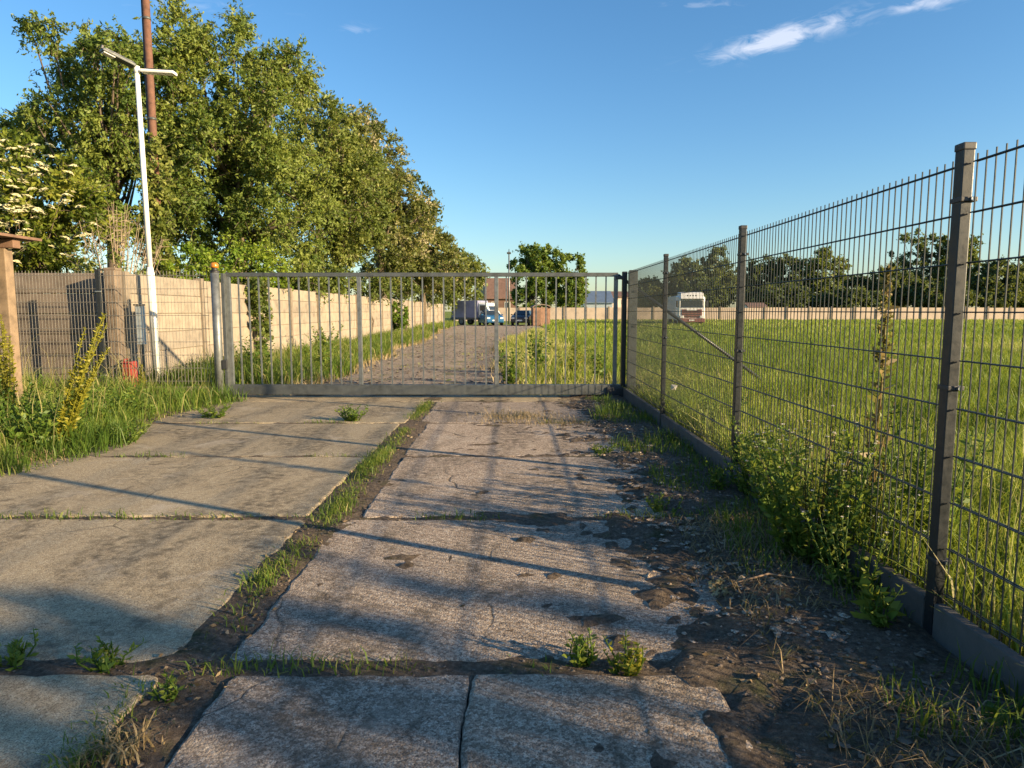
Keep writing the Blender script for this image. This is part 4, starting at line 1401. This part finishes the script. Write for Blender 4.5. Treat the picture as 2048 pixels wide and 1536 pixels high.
for k in range(900):
    yj = random.choice(YJ[1:4]); stone(random.uniform(-4, 1.2), yj + random.gauss(0, .04), random.uniform(.003, .008))
structure(gm.build('soil_clods', M['clod']), 'stuff')
lt = MB()
n = 1500
x = np.concatenate([1.25 + rng.normal(size=n) * .25, -1.17 + rng.normal(size=500) * .1]); y = 1 + 8.5 * rng.random(n + 500) ** 1.5
k = x < 1.68; x, y = x[k], y[k]
d = unit(len(x)); d[:, 2] *= .15
leaf_arr(lt, np.stack([x, y, np.maximum(gz(x, y), -.004) + .006], 1), d, rng.uniform(.012, .04, len(x)), .45, rng.random(len(x)))
structure(lt.build('leaf_litter', M['litter']), 'stuff')


# ------------------------------------------------------------------ single weeds
def weed(name, label, base, height, nstem, spread, leaf, nleaf, mat='weed', flower=None, nfl=0, lean=(0, 0), tb=.5, stem_mat='weed', wr=.42, group=None, top_seed=False, up=.4, r0=.0035):
    o = thing(name, label, 'plant', base, 0, group)
    st, lf_, fl_ = MB(), MB(), MB()
    for s in range(nstem):
        a = random.uniform(0, 6.28); sp = spread * random.uniform(.2, 1)
        H = height * random.uniform(.65, 1.05) if nstem > 1 else height
        root = np.array([math.cos(a) * sp * .25, math.sin(a) * sp * .25, -.04])
        tip = np.array([math.cos(a) * sp + lean[0], math.sin(a) * sp + lean[1], H])
        mid = (root + tip) / 2 + np.array([random.uniform(-.03, .03), random.uniform(-.03, .03), H * .08])
        st.tube([root, mid, tip], [r0 * 1.5, r0, r0 * .5], 5, tint=.35)
        u = rng.uniform(.05, 1, nleaf)
        q = np.where(u[:, None] < .5, root + (mid - root) * u[:, None] * 2, mid + (tip - mid) * (u[:, None] - .5) * 2)
        d = unit(nleaf); d[:, 2] = np.abs(d[:, 2]) * up + up * .5
        d /= np.linalg.norm(d, axis=1, keepdims=True)
        size = leaf * rng.uniform(.5, 1.2, nleaf) * (1.25 - .7 * u)
        leaf_arr(lf_, q + d * size[:, None] * .5, d, size, wr, np.clip(tb + rng.normal(size=nleaf) * .2, 0, 1))
        if top_seed:
            n2 = 420
            u = rng.random(n2) ** .8
            q = mid + (tip - mid) * (.1 + .9 * u)[:, None] + unit(n2) * (.058 * (1.12 - u * u) * (.6 + .4 * np.sin(u * 34)))[:, None]
            dd = unit(n2) + np.array([0, 0, .8])
            leaf_arr(lf_, q, dd, rng.uniform(.015, .035, n2), .7, np.clip(.6 + rng.normal(size=n2) * .25, 0, 1))
        for k in range(nfl):
            q = tip + unit(1)[0] * .06 * (k > 0)
            for j in range(5):
                leaf_arr(fl_, (q + np.array([math.cos(j * 1.256), math.sin(j * 1.256), 0]) * .005)[None], np.array([[math.cos(j * 1.256), math.sin(j * 1.256), .3]]), np.array([.010]), .8, np.array([.3]))
    st.build('stem', M[stem_mat], o, smooth=True)
    lf_.build('foliage', M[mat], o)
    if nfl:
        fl_.build('blossom', M[flower], o)
    return o


def gnd(px, py):
    q = G(px, py); return (q.x, q.y, 0)


def wat(X, Y):
    return (X, Y, 0)


weed('dock_plant', 'tall dry brown dock stalk standing behind the wire fence', wat(FX + .32, 3.80), 1.58, 1, .03, .11, 60, 'weed_brown', tb=.5, stem_mat='weed_brown', top_seed=True, r0=.007, lean=(.05, -.02))
weed('dock_plant', 'shorter reddish dock stems beside the tall dock stalk', wat(FX + .24, 3.55), .95, 6, .12, .06, 26, 'weed_brown', tb=.35, stem_mat='weed_brown', top_seed=False, r0=.005)
weed('mugwort_clump', 'big leafy weed clump leaning through the fence base by the nearest post', wat(1.56, 3.42), .74, 34, .42, .06, 48, 'weed', 'petal_white', 1, tb=.6)
weed('mugwort_clump', 'leafy weed clump pressed against the fence behind the biggest clump', wat(1.66, 4.15), .62, 24, .36, .06, 44, 'weed', 'petal_white', 1, tb=.5)
weed('nettle_clump', 'tangled green weeds inside the field along the near fence panel', wat(2.05, 3.3), .85, 26, .42, .07, 40, 'weed', tb=.55)
weed('nettle_clump', 'dark green weeds inside the field near the middle fence post', wat(2.0, 5.0), .58, 14, .30, .08, 26, 'weed', tb=.4)
weed('nettle_clump', 'green weeds in the field between middle and far fence posts', wat(2.05, 6.6), .56, 14, .32, .08, 26, 'weed', tb=.6)
weed('mugwort_clump', 'straggly pale-stemmed weeds spilling over the board left of the nearest post', wat(1.58, 3.0), .50, 18, .34, .045, 30, 'weed', 'petal_white', 1, tb=.85)
weed('mugwort_clump', 'dry straw-coloured stems standing among the biggest weed clump', wat(1.62, 3.6), .80, 16, .40, .03, 16, 'weed_brown', 'petal_white', 1, tb=.7, stem_mat='weed_brown')
weed('mugwort_clump', 'yellowish weeds crowding the foot of the middle fence post', wat(1.74, 4.75), .55, 18, .34, .055, 36, 'weed', tb=.75)
weed('broadleaf_weed', 'lush light green plant on the dark soil left of the nearest post', gnd(1745, 1265), .22, 7, .10, .09, 12, 'weed', tb=.8, wr=.6)
weed('broadleaf_weed', 'flat bright leaves on the soil in the bottom right corner', gnd(2005, 1465), .07, 6, .08, .10, 8, 'weed', tb=.75, wr=.65, up=.15)
weed('chickweed_tuft', 'green weed tuft in the joint right of the centre of the slabs', gnd(1165, 1330), .13, 10, .08, .045, 16, 'weed', tb=.7)
weed('chickweed_tuft', 'yellowish flowering weed tuft growing beside the green joint tuft', gnd(1255, 1345), .12, 12, .10, .04, 16, 'weed_yellow', tb=.35, stem_mat='weed')
weed('chickweed_tuft', 'round weed tuft on the slabs just in front of the gate', gnd(705, 842), .20, 16, .22, .06, 20, 'weed', tb=.6)
weed('chickweed_tuft', 'pale weed tuft on the broken slab edge near the middle fence post', gnd(1325, 1025), .12, 12, .14, .04, 18, 'weed', tb=.85)
weed('chickweed_tuft', 'small dark weed beside the fence board at the middle post', gnd(1440, 985), .22, 10, .12, .06, 18, 'weed', tb=.3)
weed('chickweed_tuft', 'green tuft across the joint in front of the far fence post', gnd(1205, 908), .09, 12, .17, .045, 16, 'weed', tb=.7)
weed('chickweed_tuft', 'leafy seedling where the two joints cross at lower left', gnd(330, 1400), .09, 6, .05, .04, 12, 'weed', tb=.7)
weed('chickweed_tuft', 'row of little weeds in the left cross joint near the bottom', gnd(220, 1330), .10, 10, .12, .045, 14, 'weed', tb=.6)
weed('chickweed_tuft', 'bright weed tuft at the left end of the near cross joint', gnd(25, 1325), .09, 9, .10, .045, 14, 'weed', tb=.8)
weed('mullein_stalk', 'thick yellow-green flowering stalk at the left edge by the timber post', gnd(20, 870), 1.35, 12, .24, .055, 200, 'weed_yellow', tb=.5, stem_mat='weed_yellow', r0=.007, lean=(.02, 0))
weed('mullein_stalk', 'yellow-green stalk leaning right in front of the mesh fence', gnd(118, 900), 1.25, 8, .13, .055, 200, 'weed_yellow', tb=.55, stem_mat='weed_yellow', r0=.007, lean=(.36, .1))
weed('mullein_stalk', 'yellowish plant growing against the base of the cabinet', wat(P(278, 770, 10.15).x, 10.15), .62, 4, .08, .045, 90, 'weed_yellow', tb=.35, stem_mat='weed_yellow', r0=.005)
weed('leafy_weed_mass', 'broad weed clump at the front of the left verge', gnd(70, 905), .48, 18, .36, .10, 26, 'weed', tb=.45)
weed('leafy_weed_mass', 'green weed clump in the middle of the left verge', gnd(190, 860), .45, 18, .40, .09, 26, 'weed', tb=.5)
weed('leafy_weed_mass', 'weed clump at the right tip of the left verge', gnd(275, 840), .34, 14, .34, .08, 24, 'weed', tb=.55)
weed('leafy_weed_mass', 'tall dark weeds before the timber post', gnd(35, 880), .62, 20, .40, .075, 40, 'weed', tb=.35)
weed('leafy_weed_mass', 'leafy clump under the leaning yellow-green stalk', gnd(135, 885), .50, 20, .42, .065, 40, 'weed', tb=.6)
weed('leafy_weed_mass', 'weed clump in front of the old pillar', gnd(232, 838), .46, 20, .45, .07, 36, 'weed', tb=.65)
weed('leafy_weed_mass', 'low sprawling weeds along the edge of the left slabs', gnd(245, 885), .22, 16, .36, .055, 30, 'weed', tb=.7)
weed('leafy_weed_mass', 'low weeds at the foot of the round gate post', gnd(430, 835), .18, 14, .30, .06, 20, 'weed', tb=.6)
weed('trackside_weed', 'dark tall weed right of the track behind the gate', wat(-.02, 12.2), .72, 14, .34, .10, 26, 'weed', tb=.3)
weed('trackside_weed', 'grey-green bushy weed behind the right half of the gate', wat(.55, 14.2), .95, 16, .45, .11, 28, 'weed', tb=.25)
weed('trackside_weed', 'yellowish tall weed near the right end of the gate', wat(1.15, 13.2), 1.0, 14, .40, .10, 26, 'weed_yellow', tb=.2)
weed('trackside_weed', 'green weed behind the last gate bars on the right', wat(1.55, 12.0), .9, 12, .30, .10, 24, 'weed', tb=.5)
weed('wallside_weed', 'lush weed clump behind the left end of the gate', wat(-4.9, 12.8), .85, 18, .5, .11, 28, 'weed', tb=.35)
weed('wallside_weed', 'bright weed clump left of the first gate upright', wat(-3.95, 14.0), .8, 16, .45, .11, 28, 'weed', tb=.7)
weed('wallside_weed', 'broad weed clump by the wall behind the first gate upright', wat(-5.2, 19.0), .95, 18, .6, .13, 28, 'weed', tb=.45)
ts = thing('bent_stalk', 'dry bent stalk with seed heads lying across the soil by the fence', 'stalk', gnd(1590, 1185))
m = MB(); m.tube([(.06, .0, .06), (-.12, .02, .085), (-.28, .0, .05), (-.38, -.02, .015)], [.005, .005, .004, .003], 6); m.build('stem', M['dead'], ts, smooth=True)
m = MB()
crown(m, None, [(-.36, -.02, .03, .05, .05, .02)], 6, .03, 4, 5, .02, .7, .4, .1, .9, .1); m.build('seed_heads', M['straw'], ts)['kind'] = 'stuff'
tw = thing('pale_twig', 'thin pale broken twig lying on the dark soil at bottom right', 'twig', gnd(1850, 1505))
m = MB(); m.tube([(-.02, -.06, .012), (.0, .0, .025), (.05, .03, .02), (.14, .02, .012)], [.004, .004, .003, .002], 5); m.tube([(0, 0, .025), (-.05, .03, .018)], [.003, .002], 4); m.build('stem', M['twig'], tw, smooth=True)
ws_ = thing('white_scrap', 'small white scrap caught in the grass at the far fence post', 'litter', (P(1348, 771, 8.6).x, 8.6, .36))
m = MB(); m.add([(-.04, 0, -.03), (.03, .02, -.035), (.045, .0, .03), (-.03, .025, .04), (0, -.02, 0)], [(0, 1, 4), (1, 2, 4), (2, 3, 4), (3, 0, 4)]); m.build('scrap', M['petal_white'], ws_)

# ------------------------------------------------------------------ saplings beside the entrance, right of and behind the photographer: they throw the near shade
GN = 'row of saplings beside the entrance'
for k, (yy, d_, h_, r_) in enumerate(((2.40, 9.6, 3.1, .10), (2.02, 8.6, 3.5, .12), (1.60, 9.4, 3.8, .13), (1.22, 8.4, 4.0, .10), (.86, 9.2, 4.2, .14), (.42, 8.8, 4.2, .2), (3.05, 11.6, 3.5, .14))):
    x, y = .90 * d_, yy - .44 * d_
    tree('sapling', '%s slender sapling of the row beside the entrance' % ('first', 'second', 'third', 'fourth', 'fifth', 'sixth', 'outlying')[k], 'tree', (x, y, 0),
         [(x, y, h_ * .60, r_, r_, h_ * .40), (x + .1, y - .05, h_ * .4, r_ * 1.2, r_ * 1.1, h_ * .22)], 'leaf_a', 70, .15, 9, 7, .085, .03, .2, .5, .3, .1, .5, .2, GN)
